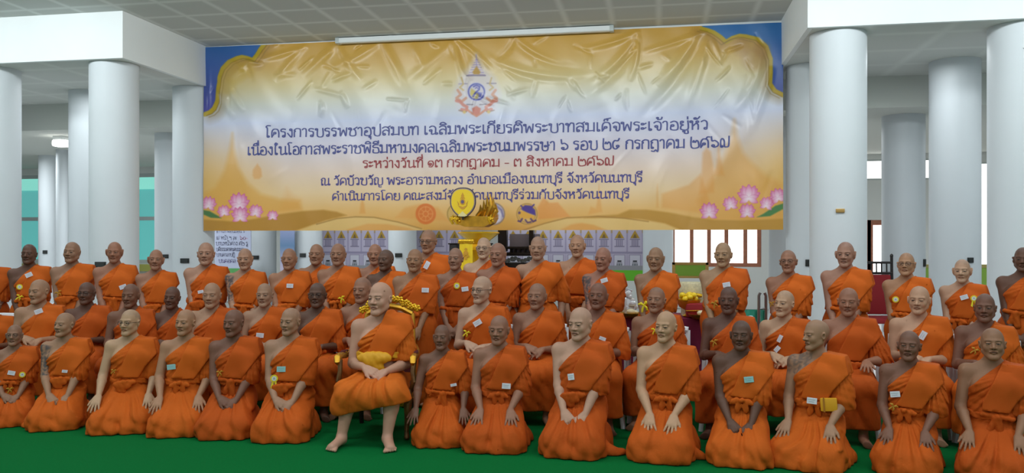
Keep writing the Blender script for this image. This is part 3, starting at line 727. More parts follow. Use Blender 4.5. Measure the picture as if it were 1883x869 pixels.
# ---------------------------------------------------------------- hand-drawn letter strokes (looped Thai script)
o_ = lambda x, y, r=.10: ('o', x, y, r)
GLY = {
 'ก': (.74, [[(.10, 0), (.10, .58), (.20, .68), (.09, .80), (.28, 1), (.46, 1), (.63, .84), (.63, 0)]]),
 'ข': (.76, [o_(.15, .87), [(.24, .95), (.31, .76), (.20, .56), (.20, .05), (.66, .05), (.66, 1)]]),
 'ค': (.82, [[(.11, 0), (.11, .6), (.22, .93), (.42, 1), (.62, .92), (.72, .6), (.72, 0)], o_(.37, .50), [(.30, .42), (.12, .05)]]),
 'ฆ': (.84, [o_(.14, .88), [(.24, .94), (.24, .55), (.20, .12)], o_(.13, .1, .08), [(.2, .05), (.73, .16)], [(.73, 1), (.73, 0)]]),
 'ง': (.60, [o_(.38, .88), [(.48, .90), (.48, .15), (.38, 0), (.09, .46)]]),
 'จ': (.70, [[(.08, .84), (.32, 1), (.60, .80), (.60, .15), (.47, 0), (.36, .12), (.36, .36)], o_(.27, .44)]),
 'ฉ': (.80, [[(.08, .84), (.32, 1), (.58, .80), (.58, .12)], o_(.67, .10, .09), o_(.19, .47), [(.28, .42), (.28, .03), (.58, .10)]]),
 'ช': (.80, [o_(.15, .87), [(.24, .95), (.31, .76), (.20, .56), (.20, .05), (.64, .05), (.64, .62), (.50, .80), (.62, .92), (.80, 1.05)]]),
 'ฎ': (.78, [o_(.20, .09, .08), [(.13, .1), (.13, .58), (.22, .68), (.09, .80), (.28, 1), (.48, 1), (.66, .84), (.66, -.30), (.48, -.16), (.34, -.32), (.12, -.26)]]),
 'ญ': (1.02, [o_(.20, .09, .08), [(.13, .1), (.13, .58), (.20, .68), (.08, .80), (.25, 1), (.42, .98), (.50, .80), (.50, .05), (.92, .05), (.92, 1)], [(.56, -.14), (.62, -.32), (.86, -.30)]]),
 'ณ': (1.06, [o_(.20, .09, .08), [(.13, .1), (.13, .58), (.20, .68), (.08, .80), (.25, 1), (.42, .98), (.50, .80), (.50, .02), (.90, .20)], [(.88, 1), (.88, .15)], o_(.95, .09, .08)]),
 'ด': (.82, [[(.11, 0), (.11, .6), (.22, .93), (.42, 1), (.62, .92), (.72, .6), (.72, 0)], o_(.36, .42), [(.28, .36), (.12, .05)]]),
 'ต': (.82, [[(.11, 0), (.11, .7), (.25, 1), (.41, .86), (.57, 1), (.72, .7), (.72, 0)], o_(.36, .42), [(.28, .36), (.12, .05)]]),
 'ท': (.78, [o_(.14, .89, .09), [(.24, .92), (.24, 0)], [(.24, .55), (.42, .98), (.58, 1), (.68, .86), (.68, 0)]]),
 'ธ': (.74, [[(.66, .98), (.34, 1), (.14, .86), (.18, .68), (.52, .66), (.64, .5), (.64, .05), (.16, .05), (.16, .42)]]),
 'น': (.82, [o_(.14, .89, .09), [(.24, .92), (.24, .02), (.66, .18)], [(.66, 1), (.66, .14)], o_(.74, .09, .08)]),
 'บ': (.80, [o_(.14, .89, .09), [(.24, .92), (.24, .05), (.70, .05), (.70, 1)]]),
 'ป': (.80, [o_(.14, .89, .09), [(.24, .92), (.24, .05), (.70, .05), (.70, 1.36)]]),
 'พ': (.92, [o_(.13, .89, .09), [(.22, .94), (.27, .02), (.50, .74), (.72, .02), (.80, 1)]]),
 'ภ': (.78, [o_(.12, .09, .08), [(.21, .06), (.21, .58), (.27, .68), (.13, .80), (.30, 1), (.50, 1), (.68, .84), (.68, 0)]]),
 'ม': (.82, [o_(.14, .89, .09), [(.24, .92), (.24, .10)], o_(.17, .09, .08), [(.24, .06), (.70, .10)], [(.70, 1), (.70, 0)]]),
 'ย': (.76, [o_(.22, .88), [(.12, .86), (.14, .64), (.32, .54), (.16, .44), (.16, .05), (.66, .05), (.66, 1)]]),
 'ร': (.60, [o_(.34, .10), [(.45, .10), (.45, .58), (.14, .70), (.12, .90), (.28, 1), (.52, .93)]]),
 'ล': (.76, [[(.10, .84), (.34, 1), (.64, .84), (.64, 0)], [(.64, .46), (.40, .62), (.16, .46), (.15, .16)], o_(.25, .10)]),
 'ว': (.64, [o_(.41, .10), [(.51, .10), (.51, .78), (.32, 1), (.08, .86)]]),
 'ษ': (.86, [o_(.14, .89, .09), [(.24, .92), (.24, .05), (.68, .05), (.68, 1)], o_(.48, .48, .08), [(.55, .44), (.84, .62)]]),
 'ส': (.78, [[(.10, .84), (.34, 1), (.64, .80), (.64, 0)], [(.50, .90), (.76, 1.10)], [(.64, .46), (.40, .62), (.16, .46), (.15, .16)], o_(.25, .10)]),
 'ห': (.80, [o_(.14, .89, .09), [(.24, .92), (.24, 0)], [(.24, .36), (.52, .72)], o_(.60, .86, .09), [(.50, .70), (.66, .52), (.66, 0)]]),
 'อ': (.76, [o_(.27, .50), [(.16, .52), (.16, .05), (.64, .05), (.64, .76), (.40, 1), (.12, .86)]]),
 'า': (.52, [[(.05, .84), (.20, 1), (.38, .86), (.38, 0)]]),
 'ะ': (.50, [o_(.14, .74, .09), [(.2, .67), (.42, .84)], o_(.14, .24, .09), [(.2, .17), (.42, .34)]]),
 'เ': (.42, [[(.14, 1), (.14, .10)], o_(.23, .09, .09)]),
 'โ': (.50, [[(.50, 1.42), (.22, 1.44), (.10, 1.28), (.20, 1.08), (.20, .10)], o_(.29, .09, .09)]),
 'ใ': (.50, [o_(.24, 1.22, .08), [(.14, 1.26), (.24, 1.44), (.38, 1.30), (.20, 1.02), (.20, .10)], o_(.29, .09, .09)]),
 '๑': (.74, [o_(.36, .42), [(.46, .44), (.34, .22), (.14, .40), (.22, .78), (.52, .82), (.64, .46), (.48, .04), (.20, .06)]]),
 '๒': (.80, [[(.12, 1.22), (.14, .05), (.70, .05), (.70, .62), (.56, .82), (.44, .62), (.32, .80), (.26, .62)]]),
 '๓': (.78, [o_(.18, .09, .08), [(.11, .12), (.11, .78), (.24, .98), (.38, .72), (.54, .98), (.68, .78), (.68, 0)]]),
 '๕': (.84, [[(.11, 0), (.11, .6), (.24, .92), (.42, .98), (.62, .88), (.70, .6), (.70, 0)], o_(.36, .42), [(.28, .36), (.12, .05)], [(.52, .96), (.64, 1.18), (.84, 1.18)]]),
 '๖': (.76, [o_(.26, .20), [(.18, .16), (.36, .02), (.64, .18), (.66, .52), (.40, .78), (.18, .74), (.12, 1.22)]]),
 '๗': (.90, [o_(.20, .09, .08), [(.12, .12), (.12, .78), (.26, .98), (.40, .72), (.42, .12), (.58, .04), (.76, .20), (.80, 1.25)]]),
 '๘': (.78, [o_(.52, .34), [(.58, .26), (.36, .02), (.14, .18), (.12, .70), (.28, .98), (.52, .96), (.66, 1.22)]]),
 '๐': (.80, [[(.4+.3*math.cos(a), .45+.4*math.sin(a)) for a in np.linspace(0, 6.283, 9)]]), '-': (.50, [[(.06, .42), (.44, .42)]]), ' ': (.36, []), '/': (.4, [[(.05, 0), (.35, 1)]]), 'ๆ': (.7, [o_(.14, .89, .09), [(.1, .8), (.3, .6), (.5, .95), (.6, .7), (.6, -.3)]]),
}
OVER = {
 'ิ': [[(-.60, 1.15), (-.52, 1.34), (-.30, 1.40), (-.10, 1.17), (-.60, 1.15)]],
 'ี': [[(-.60, 1.15), (-.52, 1.34), (-.30, 1.40), (-.10, 1.17), (-.60, 1.15)], [(-.10, 1.17), (-.10, 1.48)]],
 'ื': [[(-.60, 1.15), (-.52, 1.34), (-.30, 1.40), (-.10, 1.17), (-.60, 1.15)], [(-.10, 1.17), (-.10, 1.48)], [(-.25, 1.3), (-.25, 1.48)]],
 'ั': [o_(-.36, 1.24, .08), [(-.42, 1.18), (-.22, 1.16), (-.02, 1.44)]],
 '็': [[(-.58, 1.16), (-.52, 1.36), (-.30, 1.30), (-.34, 1.20)], [(-.42, 1.40), (-.06, 1.48)]],
 '่': [[(-.12, 1.20), (-.12, 1.46)]],
 '้': [o_(-.34, 1.40, .06), [(-.28, 1.36), (-.30, 1.22), (-.06, 1.26), (.0, 1.48)]],
 '์': [o_(-.26, 1.28, .08), [(-.20, 1.34), (-.02, 1.56)]],
 'ุ': [o_(-.18, -.17, .07), [(-.10, -.14), (-.10, -.44)]],
 'ู': [o_(-.40, -.17, .07), [(-.33, -.14), (-.33, -.40), (-.10, -.40), (-.10, -.12)]],
}
def smooth_line(p, n=5):
    if len(p) < 3: return [tuple(q) for q in p]
    p = [np.array(q, float) for q in p]; out = []
    for i in range(len(p) - 1):
        a, b, c, d = p[max(i - 1, 0)], p[i], p[i + 1], p[min(i + 2, len(p) - 1)]
        for k in range(n):
            t = k / n; tt = .5 * ((2 * b) + (c - a) * t + (2 * a - 5 * b + 4 * c - d) * t * t + (3 * b - a - 3 * c + d) * t ** 3)
            out.append(tuple(b * .35 + tt * .65 if False else tt))
    out.append(tuple(p[-1])); return out
def strokes_of(text):
    """[(polyline)], advance - in letter heights"""
    x = 0; out = []; high = False
    def put(items, ox, oy=0):
        for it in items:
            if it[0] == 'o': out.append([(ox + it[1] + it[3] * math.cos(a), oy + it[2] + it[3] * math.sin(a)) for a in np.linspace(0, 2 * math.pi, 11)])
            else: out.append(smooth_line([(ox + q[0], oy + q[1]) for q in it], 4))
    for ch in text:
        if ch in OVER:
            tone = ch in '่้์'
            put(OVER[ch], x, .30 if (tone and high) else 0)
            if ch in 'ิีืั': high = True
            continue
        if ch == 'ำ':
            put([o_(-.16, 1.26, .08)], x); put(GLY['า'][1], x); x += GLY['า'][0]; high = False; continue
        w, it = GLY[ch]; put(it, x); x += w; high = False
    return out, x
def letter_mesh(lines, place, thick):
    """flat stroke ribbons; lines = polylines, place(x, y, layer) gives a point, thick = half width in the same units"""
    mb = MB(); bm = mb.bm
    for pl in lines:
        for (x0, y0), (x1, y1) in zip(pl, pl[1:]):
            dx, dy = x1 - x0, y1 - y0; L = math.hypot(dx, dy)
            if L < 1e-6: continue
            h = thick * (.72 + .42 * abs(dy) / L); nx, ny = -dy / L * h, dx / L * h
            ex, ey = dx / L * h * .5, dy / L * h * .5
            q = [(x0 + nx - ex, y0 + ny - ey), (x0 - nx - ex, y0 - ny - ey), (x1 - nx + ex, y1 - ny + ey), (x1 + nx + ex, y1 + ny + ey)]
            bm.faces.new([bm.verts.new(place(*p)) for p in q])
    return mb

# ---------------------------------------------------------------- the banner
YBN = 11.90
def photo_of(x, z, y=YBN):
    X = x * CT + y * ST; Z = -x * ST + y * CT
    return W_PX / 2 + F_PX * X / Z, HORIZON - F_PX * (z - CAM_H) / Z
def on_banner(px, py): return on_y(px, py, YBN)
b_tl, b_tr, b_bl, b_br = on_banner(376, 87), on_banner(1442, 41), on_banner(374, 424), on_banner(1440, 422)
rb = np.random.default_rng(7)
FOLDS = [  # photo columns/rows of the creases, half width, depth
 ((702, 76), (726, 118), (742, 158), 7, 16), ((835, 70), (850, 105), (866, 150), 6, -18), ((838, 70), (872, 92), (905, 128), 5, 15), ((838, 72), (843, 110), (852, 150), 5, 15),
 ((835, 75), (800, 110), (745, 150), 8, 9), ((945, 66), (940, 92), (912, 112), 6, -12), ((948, 66), (972, 100), (1040, 120), 6, 16), ((948, 70), (985, 118), (1075, 128), 8, -12),
 ((880, 100), (985, 160), (1120, 140), 8, 18), ((870, 92), (985, 178), (1150, 130), 7, -14), ((1168, 58), (1165, 96), (1100, 142), 7, 18), ((1170, 58), (1162, 120), (1080, 178), 7, -12), ((1172, 60), (1176, 110), (1158, 150), 5, 16), ((1168, 60), (1140, 80), (1060, 92), 5, 12),
 ((1290, 55), (1258, 108), (1210, 160), 10, 22), ((1290, 55), (1270, 130), (1180, 215), 9, -15), ((1295, 60), (1240, 80), (1180, 96), 5, 10), ((1300, 70), (1290, 130), (1262, 200), 8, 13), ((1400, 90), (1395, 160), (1350, 205), 9, 12), ((1418, 130), (1405, 180), (1385, 235), 6, 14),
 ((620, 80), (640, 120), (665, 150), 6, 13), ((620, 80), (590, 112), (555, 142), 7, 12), ((700, 76), (660, 110), (600, 128), 6, 9), ((560, 86), (530, 98), (470, 112), 5, 10), ((560, 86), (520, 130), (505, 150), 6, 12), ((590, 190), (595, 200), (588, 216), 5, 14), ((628, 172), (634, 185), (640, 200), 5, 12),
 ((404, 165), (415, 195), (432, 220), 6, 14), ((424, 165), (436, 190), (450, 206), 5, 12), ((384, 130), (386, 170), (382, 210), 4, 10), ((760, 78), (764, 100), (780, 124), 6, 10), ((480, 100), (440, 125), (418, 150), 6, 8),
 ((640, 270), (660, 330), (655, 400), 14, 9), ((1000, 230), (960, 300), (955, 390), 16, 8), ((1130, 220), (1090, 300), (1075, 400), 16, 8), ((1230, 280), (1200, 330), (1190, 400), 14, 9), ((440, 250), (455, 330), (450, 400), 14, 9), ((800, 220), (790, 300), (800, 400), 18, 7), ((1370, 240), (1330, 300), (1290, 370), 14, 8), ((560, 220), (545, 300), (560, 390), 16, 8),
]
for _ in range(70):
    x0, y0 = rb.uniform(390, 1430), rb.uniform(60, 190); a = rb.uniform(-.9, .9) + math.pi / 2 * (rb.random() < .55); L = rb.uniform(15, 50)
    FOLDS.append(((x0, y0), (x0 + L * .5 * math.cos(a) + rb.normal(0, 3), y0 + L * .5 * math.sin(a)), (x0 + L * math.cos(a), y0 + L * math.sin(a)), rb.uniform(2.2, 4.5), rb.uniform(3, 9) * rb.choice((-1, 1))))
for _ in range(60):
    x0, y0 = rb.uniform(390, 1430), rb.uniform(190, 410); a = math.pi / 2 + rb.normal(0, .5); L = rb.uniform(25, 80)
    FOLDS.append(((x0, y0), (x0 + L * .5 * math.cos(a) + rb.normal(0, 3), y0 + L * .5 * math.sin(a)), (x0 + L * math.cos(a), y0 + L * math.sin(a)), rb.uniform(4, 9), rb.uniform(1.5, 4.5) * rb.choice((-1, 1))))
def crease(PX, PY):
    """how far the cloth stands out, in metres, at photo positions"""
    PX = np.asarray(PX, np.float32); PY = np.asarray(PY, np.float32); d = np.zeros(PX.shape, np.float32)
    flat = PX.ravel(), PY.ravel(); out = np.zeros(flat[0].shape, np.float32)
    for p0, p1, p2, w, a in FOLDS:
        ts = np.linspace(0, 1, 9); c = np.array([[(1 - t) ** 2 * p0[k] + 2 * t * (1 - t) * p1[k] + t * t * p2[k] for k in (0, 1)] for t in ts])
        m = (flat[0] > c[:, 0].min() - 3.2 * w) & (flat[0] < c[:, 0].max() + 3.2 * w) & (flat[1] > c[:, 1].min() - 3.2 * w) & (flat[1] < c[:, 1].max() + 3.2 * w)
        if not m.any(): continue
        x, y = flat[0][m], flat[1][m]; best = np.full(x.shape, 1e9, np.float32); bt = np.zeros(x.shape, np.float32)
        for i in range(8):
            ax, ay = c[i]; bx, by = c[i + 1] - c[i]; l2 = bx * bx + by * by + 1e-6
            t = np.clip(((x - ax) * bx + (y - ay) * by) / l2, 0, 1); q = (x - ax - t * bx) ** 2 + (y - ay - t * by) ** 2
            k = q < best; best[k] = q[k]; bt[k] = (ts[i] + t * .125)[k]
        out[m] += (a * .001 * 1.9) * np.exp(-best / (w * w)) * np.sin(np.pi * np.clip(bt * .86 + .12, 0, 1))
    out += .010 * np.sin(flat[0] * .031 + 1.2 * np.sin(flat[1] * .021)) * np.clip((flat[1] - 60) / 80, 0, 1) + .004 * np.sin(flat[0] * .083 - flat[1] * .05)
    return out.reshape(PX.shape)

def banner_art(PX, PY):
    """the print, as colours (linear) at photo positions"""
    n = PX.shape; C = np.zeros((*n, 3))
    top = 87 - (PX - 376) * 46 / 1066; v = np.clip((PY - top) / (423 - top), 0, 1); u = np.clip((PX - 375) / 1066, 0, 1)
    stops = [(0, (218, 168, 72)), (.12, (222, 180, 98)), (.22, (226, 206, 150)), (.32, (220, 220, 206)), (.42, (206, 213, 238)), (.55, (220, 214, 228)), (.68, (236, 214, 200)), (.80, (242, 212, 168)), (.90, (236, 188, 112)), (1, (222, 164, 76))]
    vs = [s[0] for s in stops]
    for k in range(3): C[..., k] = np.interp(v, vs, [s[1][k] for s in stops])
    def blend(w, col):
        w = np.clip(w, 0, 1)[..., None]; C[:] = C * (1 - w) + np.asarray(col, float) * w
    side = np.clip(1 - np.minimum(u, 1 - u) / .14, 0, 1)
    blend(side * np.clip((v - .40) / .35, 0, 1) * .85, (222, 170, 74))
    blend(np.clip(1 - np.minimum(u, 1 - u) / .30, 0, 1) * np.clip((v - .55) / .3, 0, 1) * .35, (232, 190, 120))
    def inside(poly):
        p = np.asarray(poly, float); r = np.zeros(n, bool)
        x, y = PX, PY
        for i in range(len(p)):
            a, b = p[i], p[(i + 1) % len(p)]
            r ^= ((a[1] > y) != (b[1] > y)) & (x < (b[0] - a[0]) * (y - a[1]) / (b[1] - a[1] + 1e-9) + a[0])
        return r
    def dist(line):
        d = np.full(n, 1e9)
        for (ax, ay), (bx, by) in zip(line, line[1:]):
            l2 = (bx - ax) ** 2 + (by - ay) ** 2 + 1e-9; t = np.clip(((PX - ax) * (bx - ax) + (PY - ay) * (by - ay)) / l2, 0, 1)
            d = np.minimum(d, (PX - ax - t * (bx - ax)) ** 2 + (PY - ay - t * (by - ay)) ** 2)
        return np.sqrt(d)
    def sdp(poly):
        d = dist(list(poly) + [poly[0]]); return np.where(inside(poly), -d, d)
    def fill(poly, col, a=1., soft=1.3): blend(np.clip(.5 - sdp(poly) / (2 * soft), 0, 1) * a, col)
    def line(pts, w, col, a=1., soft=1.0): blend(np.clip((w + soft - dist(pts)) / (2 * soft), 0, 1) * a, col)
    def disc(cx, cy, r, col, a=1., soft=1.2, rx=1): blend(np.clip((r + soft - np.hypot((PX - cx) / rx, PY - cy)) / (2 * soft), 0, 1) * a, col)
    def ring(cx, cy, r, w, col, a=1.): blend(np.clip((w + 1 - np.abs(np.hypot(PX - cx, PY - cy) - r)) / 2, 0, 1) * a, col)
    # temple silhouettes, faint
    og = (230, 150, 62)
    L = lambda pts: [(340 + x / 3.219, 220 + y / 3.219) for x, y in pts]; Rr = lambda pts: [(900 + x / 3.219, 220 + y / 3.219) for x, y in pts]
    fill(L([(280, 80), (290, 170), (320, 280), (380, 380), (450, 440), (560, 470), (680, 480), (690, 530), (230, 600), (110, 600), (110, 440), (180, 400), (235, 300), (265, 180)]), (224, 160, 58), .55, 5)
    fill(L([(430, 260), (452, 290), (456, 335), (440, 350), (412, 350), (402, 330), (404, 295)]), og, .45, 2); fill(L([(1050, 470), (1062, 500), (1068, 555), (1034, 555), (1040, 500)]), og, .5, 2); fill(L([(1245, 580), (1300, 520), (1390, 500), (1500, 520), (1560, 600)]), og, .42, 3)
    fill(L([(600, 400), (640, 450), (690, 470), (690, 540), (560, 540)]), og, .2, 6)
    fill(Rr([(1450, 0), (1465, 90), (1500, 190), (1560, 260), (1640, 330), (1740, 380), (1740, 600), (1300, 600), (1230, 480), (1330, 330), (1390, 220), (1430, 100)]), (226, 158, 66), .50, 6)
    fill(Rr([(1285, 165), (1310, 190), (1330, 300), (1330, 430), (1240, 440), (1255, 330), (1262, 195)]), og, .42, 3); fill(Rr([(1355, 145), (1375, 260), (1390, 330), (1330, 330), (1345, 260)]), og, .40, 3)
    fill(Rr([(1020, 440), (1060, 425), (1180, 385), (1250, 320), (1300, 470), (1300, 560), (1020, 520)]), og, .40, 3); fill(Rr([(285, 520), (320, 460), (355, 492), (405, 490), (480, 575), (290, 590)]), (232, 146, 66), .62, 2)
    fill(Rr([(640, 470), (648, 380), (656, 470), (668, 545), (585, 560), (600, 515), (630, 525)]), og, .42, 2); fill(Rr([(990, 400), (996, 380), (1002, 520), (986, 520)]), og, .3, 2); fill(Rr([(410, 655), (440, 625), (510, 608), (590, 625), (690, 655)]), (224, 138, 52), .7, 2)
    # ribbons along the bottom
    fill(L([(110, 590), (300, 602), (420, 585), (560, 558), (700, 540), (820, 533), (900, 545), (960, 565), (840, 595), (700, 642), (640, 660), (100, 665)]), (184, 132, 44), .85, 2)
    fill(L([(700, 642), (840, 595), (980, 572), (1110, 575), (1260, 605), (1400, 645), (1420, 665), (640, 665)]), (232, 196, 124), .8, 2); fill(L([(960, 650), (1080, 615), (1200, 618), (1330, 640), (1380, 665), (950, 665)]), (226, 150, 64), .55, 2)
    line(L([(780, 618), (900, 585), (1010, 574), (1120, 577), (1260, 605), (1400, 645)]), 1.1, (150, 106, 40), .6)
    fill(Rr([(560, 584), (640, 568), (760, 560), (830, 532), (930, 532), (1060, 548), (1200, 575), (1330, 592), (1500, 595), (1745, 585), (1745, 665), (1160, 665), (1040, 615), (900, 590), (760, 580)]), (190, 140, 52), .80, 2)
    fill(Rr([(200, 660), (330, 610), (450, 585), (560, 584), (760, 580), (900, 590), (1040, 615), (1160, 665)]), (234, 200, 130), .75, 2); line(Rr([(180, 660), (330, 612), (460, 580), (640, 572), (800, 582), (940, 602)]), 1.2, (160, 112, 44), .6)
    fill(Rr([(420, 655), (480, 622), (545, 610), (620, 622), (700, 655)]), (226, 150, 64), .6, 2)
    # corner panels: blue outside a gilt scalloped line
    cl = [(487, 80), (479, 90), (473, 101), (466, 111), (455, 107), (445, 105), (436, 107), (421, 114), (410, 126), (404, 142), (401, 163), (399, 185), (393, 199), (386, 206), (376, 210)]
    cr = [(1291, 53), (1303, 56), (1313, 60), (1325, 68), (1335, 77), (1347, 70), (1360, 66), (1372, 67), (1394, 72), (1409, 86), (1417, 108), (1417, 133), (1416, 154), (1425, 167), (1441, 175)]
    for c, corner, s in ((cl, [(366, 212), (366, 70), (487, 70)], 1), (cr, [(1450, 176), (1450, 30), (1291, 30)], -1)):
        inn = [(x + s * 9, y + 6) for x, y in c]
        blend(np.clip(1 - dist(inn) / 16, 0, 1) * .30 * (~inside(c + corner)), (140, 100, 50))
        t = np.clip((PY - 60) / 140, 0, 1)[..., None]; blue = (1 - t) * np.array([46, 116, 184]) + t * np.array([84, 84, 170])
        w = np.clip(.5 - sdp(c + corner) / 2.4, 0, 1)[..., None]; C[:] = C * (1 - w) + blue * w
        line(c, 4.0, (198, 168, 40)); line([(x + s * 3.5, y + 2.5) for x, y in c], .8, (140, 104, 40), .7); line([(x + s * 8, y + 5) for x, y in c], .9, (150, 118, 60), .55)
    for cx, cy, r in ((432, 132, 22), (418, 158, 16), (455, 128, 14)): disc(cx, cy, r, (214, 176, 70), .35, 5)
    for cx, cy, r in ((1385, 108, 22), (1402, 92, 14), (1362, 88, 14)): disc(cx, cy, r, (178, 134, 80), .40, 6)
    # lotus flowers
    def petal(cx, cy, l, w, ang):
        ca, sa = math.cos(ang), math.sin(ang); X = (PX - cx) * ca + (PY - cy) * sa; Y = -(PX - cx) * sa + (PY - cy) * ca
        t = np.clip(X / l, 0, 1); ww = w * np.sin(np.pi * np.clip(t * .86 + .10, 0, 1)) * (1 - t * .25)
        m = np.clip((ww - np.abs(Y)) / 1.2 + .5, 0, 1) * (X > 0) * (X < l)
        edge = np.clip(np.abs(Y) / (ww + .1), 0, 1) ** 3; k = np.clip(t ** 1.6 * .85 + edge * .35, 0, 1)[..., None]
        col = (1 - k) * np.array([248, 228, 234]) + k * np.array([206, 78, 140]); m = m[..., None]; C[:] = C * (1 - m) + col * m
    def lotus(cx, cy, r, tilt=0):
        for a in (-2.75, -.40, -2.35, -.8): petal(cx, cy + r * .25, r * 1.15, r * .36, a + tilt)
        for a in (-2.05, -1.1, -1.57): petal(cx, cy + r * .30, r * 1.30, r * .40, a + tilt)
        for a in (-2.9, -.24, 2.7, .45): petal(cx, cy + r * .32, r * .95, r * .30, a + tilt)
    fill([(374, 386), (386, 388), (404, 398), (408, 401), (388, 400), (374, 394)], (70, 120, 66), .95); fill([(1440, 374), (1426, 378), (1405, 392), (1392, 399), (1416, 397), (1440, 384)], (70, 128, 74), .95)
    for cx, cy, r, t in ((384, 374, 14, .2), (413, 388, 12, -.2), (470, 388, 13, .2), (440, 372, 19, 0), (501, 396, 10, 0), (442, 395, 16, 0)): lotus(cx, cy, r, t)
    for cx, cy, r, t in ((1431, 360, 15, -.3), (1344, 374, 14, -.2), (1409, 374, 13, .2), (1377, 358, 20, 0), (1304, 388, 17, 0), (1374, 388, 15, 0)): lotus(cx, cy, r, t)
    # round seals
    disc(783, 393, 19, (226, 122, 48)); ring(783, 393, 13, .7, (240, 180, 110), .6); ring(783, 393, 5, .7, (240, 180, 110), .6)
    for k in range(8):
        a = k * math.pi / 4; line([(783 + 5 * math.cos(a), 393 + 5 * math.sin(a)), (783 + 13 * math.cos(a), 393 + 13 * math.sin(a))], .5, (240, 180, 110), .6)
    disc(842, 393, 20, (214, 176, 96), .8); ring(842, 393, 19, 1., (170, 130, 60), .8)
    disc(908, 393, 20.5, (150, 128, 120)); disc(908, 393, 18.5, (200, 190, 200)); fill([(900, 376), (908, 382), (916, 396), (914, 406), (902, 410), (893, 404), (896, 390)], (170, 108, 40), .95)
    line([(900, 378), (912, 384), (920, 394), (918, 404), (910, 409)], 2.2, (226, 218, 232)); line([(894, 386), (890, 398), (896, 408)], 1.8, (128, 118, 160)); line([(912, 378), (922, 386), (925, 398)], 1.6, (136, 128, 168)); line([(898, 380), (904, 376), (910, 378)], 1.5, (128, 118, 160))
    disc(969, 393, 19.5, (178, 132, 60)); disc(969, 393, 18, (228, 186, 108)); ring(969, 393, 15.5, .6, (168, 120, 60), .8)
    fill([(958, 384), (965, 377), (976, 378), (984, 386), (985, 396), (976, 393), (966, 390)], (74, 54, 148), .95); fill([(956, 388), (964, 388), (975, 394), (983, 397), (980, 404), (970, 401), (960, 403), (954, 396)], (232, 172, 64))
    line([(960, 402), (957, 407), (953, 406)], 1.5, (92, 60, 110)); line([(976, 402), (980, 407), (985, 405)], 1.5, (92, 60, 110)); line([(966, 404), (970, 409), (976, 408)], 1.3, (92, 60, 110)); line([(962, 382), (958, 378)], 1.2, (74, 54, 148)); line([(978, 380), (982, 376)], 1.2, (74, 54, 148)); disc(955, 391, 2.2, (92, 60, 110))
    # the crest at the top: tiered crown over a blue roundel in pink and gold scrollwork
    E = lambda pts: [(820 + x / 6.208, 90 + y / 6.208) for x, y in pts]
    fill(E([(350, 60), (420, 190), (560, 330), (620, 520), (560, 700), (350, 790), (140, 700), (90, 520), (160, 330), (290, 180)]), (222, 214, 226), .75, 7)
    for k in range(7):
        y = 120 + k * 28; w = 14 + k * 13; line(E([(350 - w, y + 8), (350, y), (350 + w, y + 8)]), .7, (150, 130, 190), .8)
    line(E([(350, 70), (350, 210)]), 1.0, (160, 146, 196), .7); fill(E([(350, 195), (395, 265), (380, 290), (320, 290), (305, 265)]), (196, 150, 52), .9)
    line(E([(240, 305), (450, 303)]), 1.0, (96, 86, 120), .75); line(E([(150, 400), (240, 396)]), .9, (150, 136, 170), .8); line(E([(470, 392), (570, 392)]), .9, (120, 104, 130), .8)
    for s in (-1, 1):
        X = lambda d: 350 + s * d
        line(E([(X(170), 330), (X(150), 400), (X(190), 440), (X(150), 470)]), 1.6, (206, 176, 110), .8); line(E([(X(215), 470), (X(180), 520), (X(230), 560), (X(170), 600), (X(120), 560)]), 2.4, (214, 150, 120), .85)
        line(E([(X(230), 590), (X(190), 600), (X(150), 640), (X(110), 660), (X(120), 700), (X(170), 690)]), 2.8, (214, 130, 112), .85); line(E([(X(200), 700), (X(150), 715), (X(120), 715)]), 1.2, (150, 120, 110), .8); disc(820 + X(140) / 6.208, 90 + 718 / 6.208, 3.0, (224, 190, 110), .9)
        line(E([(X(40), 636), (X(110), 632)]), .8, (110, 96, 110), .8)
    fill(E([(350, 650), (400, 680), (390, 740), (350, 770), (310, 740), (300, 680)]), (218, 130, 112), .9); line(E([(240, 690), (300, 735), (350, 765), (400, 735), (460, 690)]), 2.0, (220, 146, 120), .85)
    cx, cy = 820 + 350 / 6.208, 90 + 490 / 6.208
    disc(cx, cy, 17, (196, 190, 224)); ring(cx, cy, 14.5, 1.3, (70, 78, 168)); disc(cx, cy, 12.5, (206, 198, 206))
    fill(E([(350, 490), (290, 450), (280, 520), (310, 560)]), (206, 186, 80), .9); fill(E([(350, 490), (420, 500), (400, 550), (350, 560)]), (88, 90, 178), .85); fill(E([(350, 490), (330, 570), (360, 570), (380, 530)]), (206, 186, 80), .7)
    line(E([(320, 430), (350, 415), (385, 430), (380, 465), (340, 500), (310, 540)]), 1.5, (72, 74, 170)); line(E([(340, 450), (352, 440), (364, 450)]), 1.0, (90, 80, 170))
    c = C / 255.0
    return np.where(c <= .04045, c / 12.92, ((c + .055) / 1.055) ** 2.4)

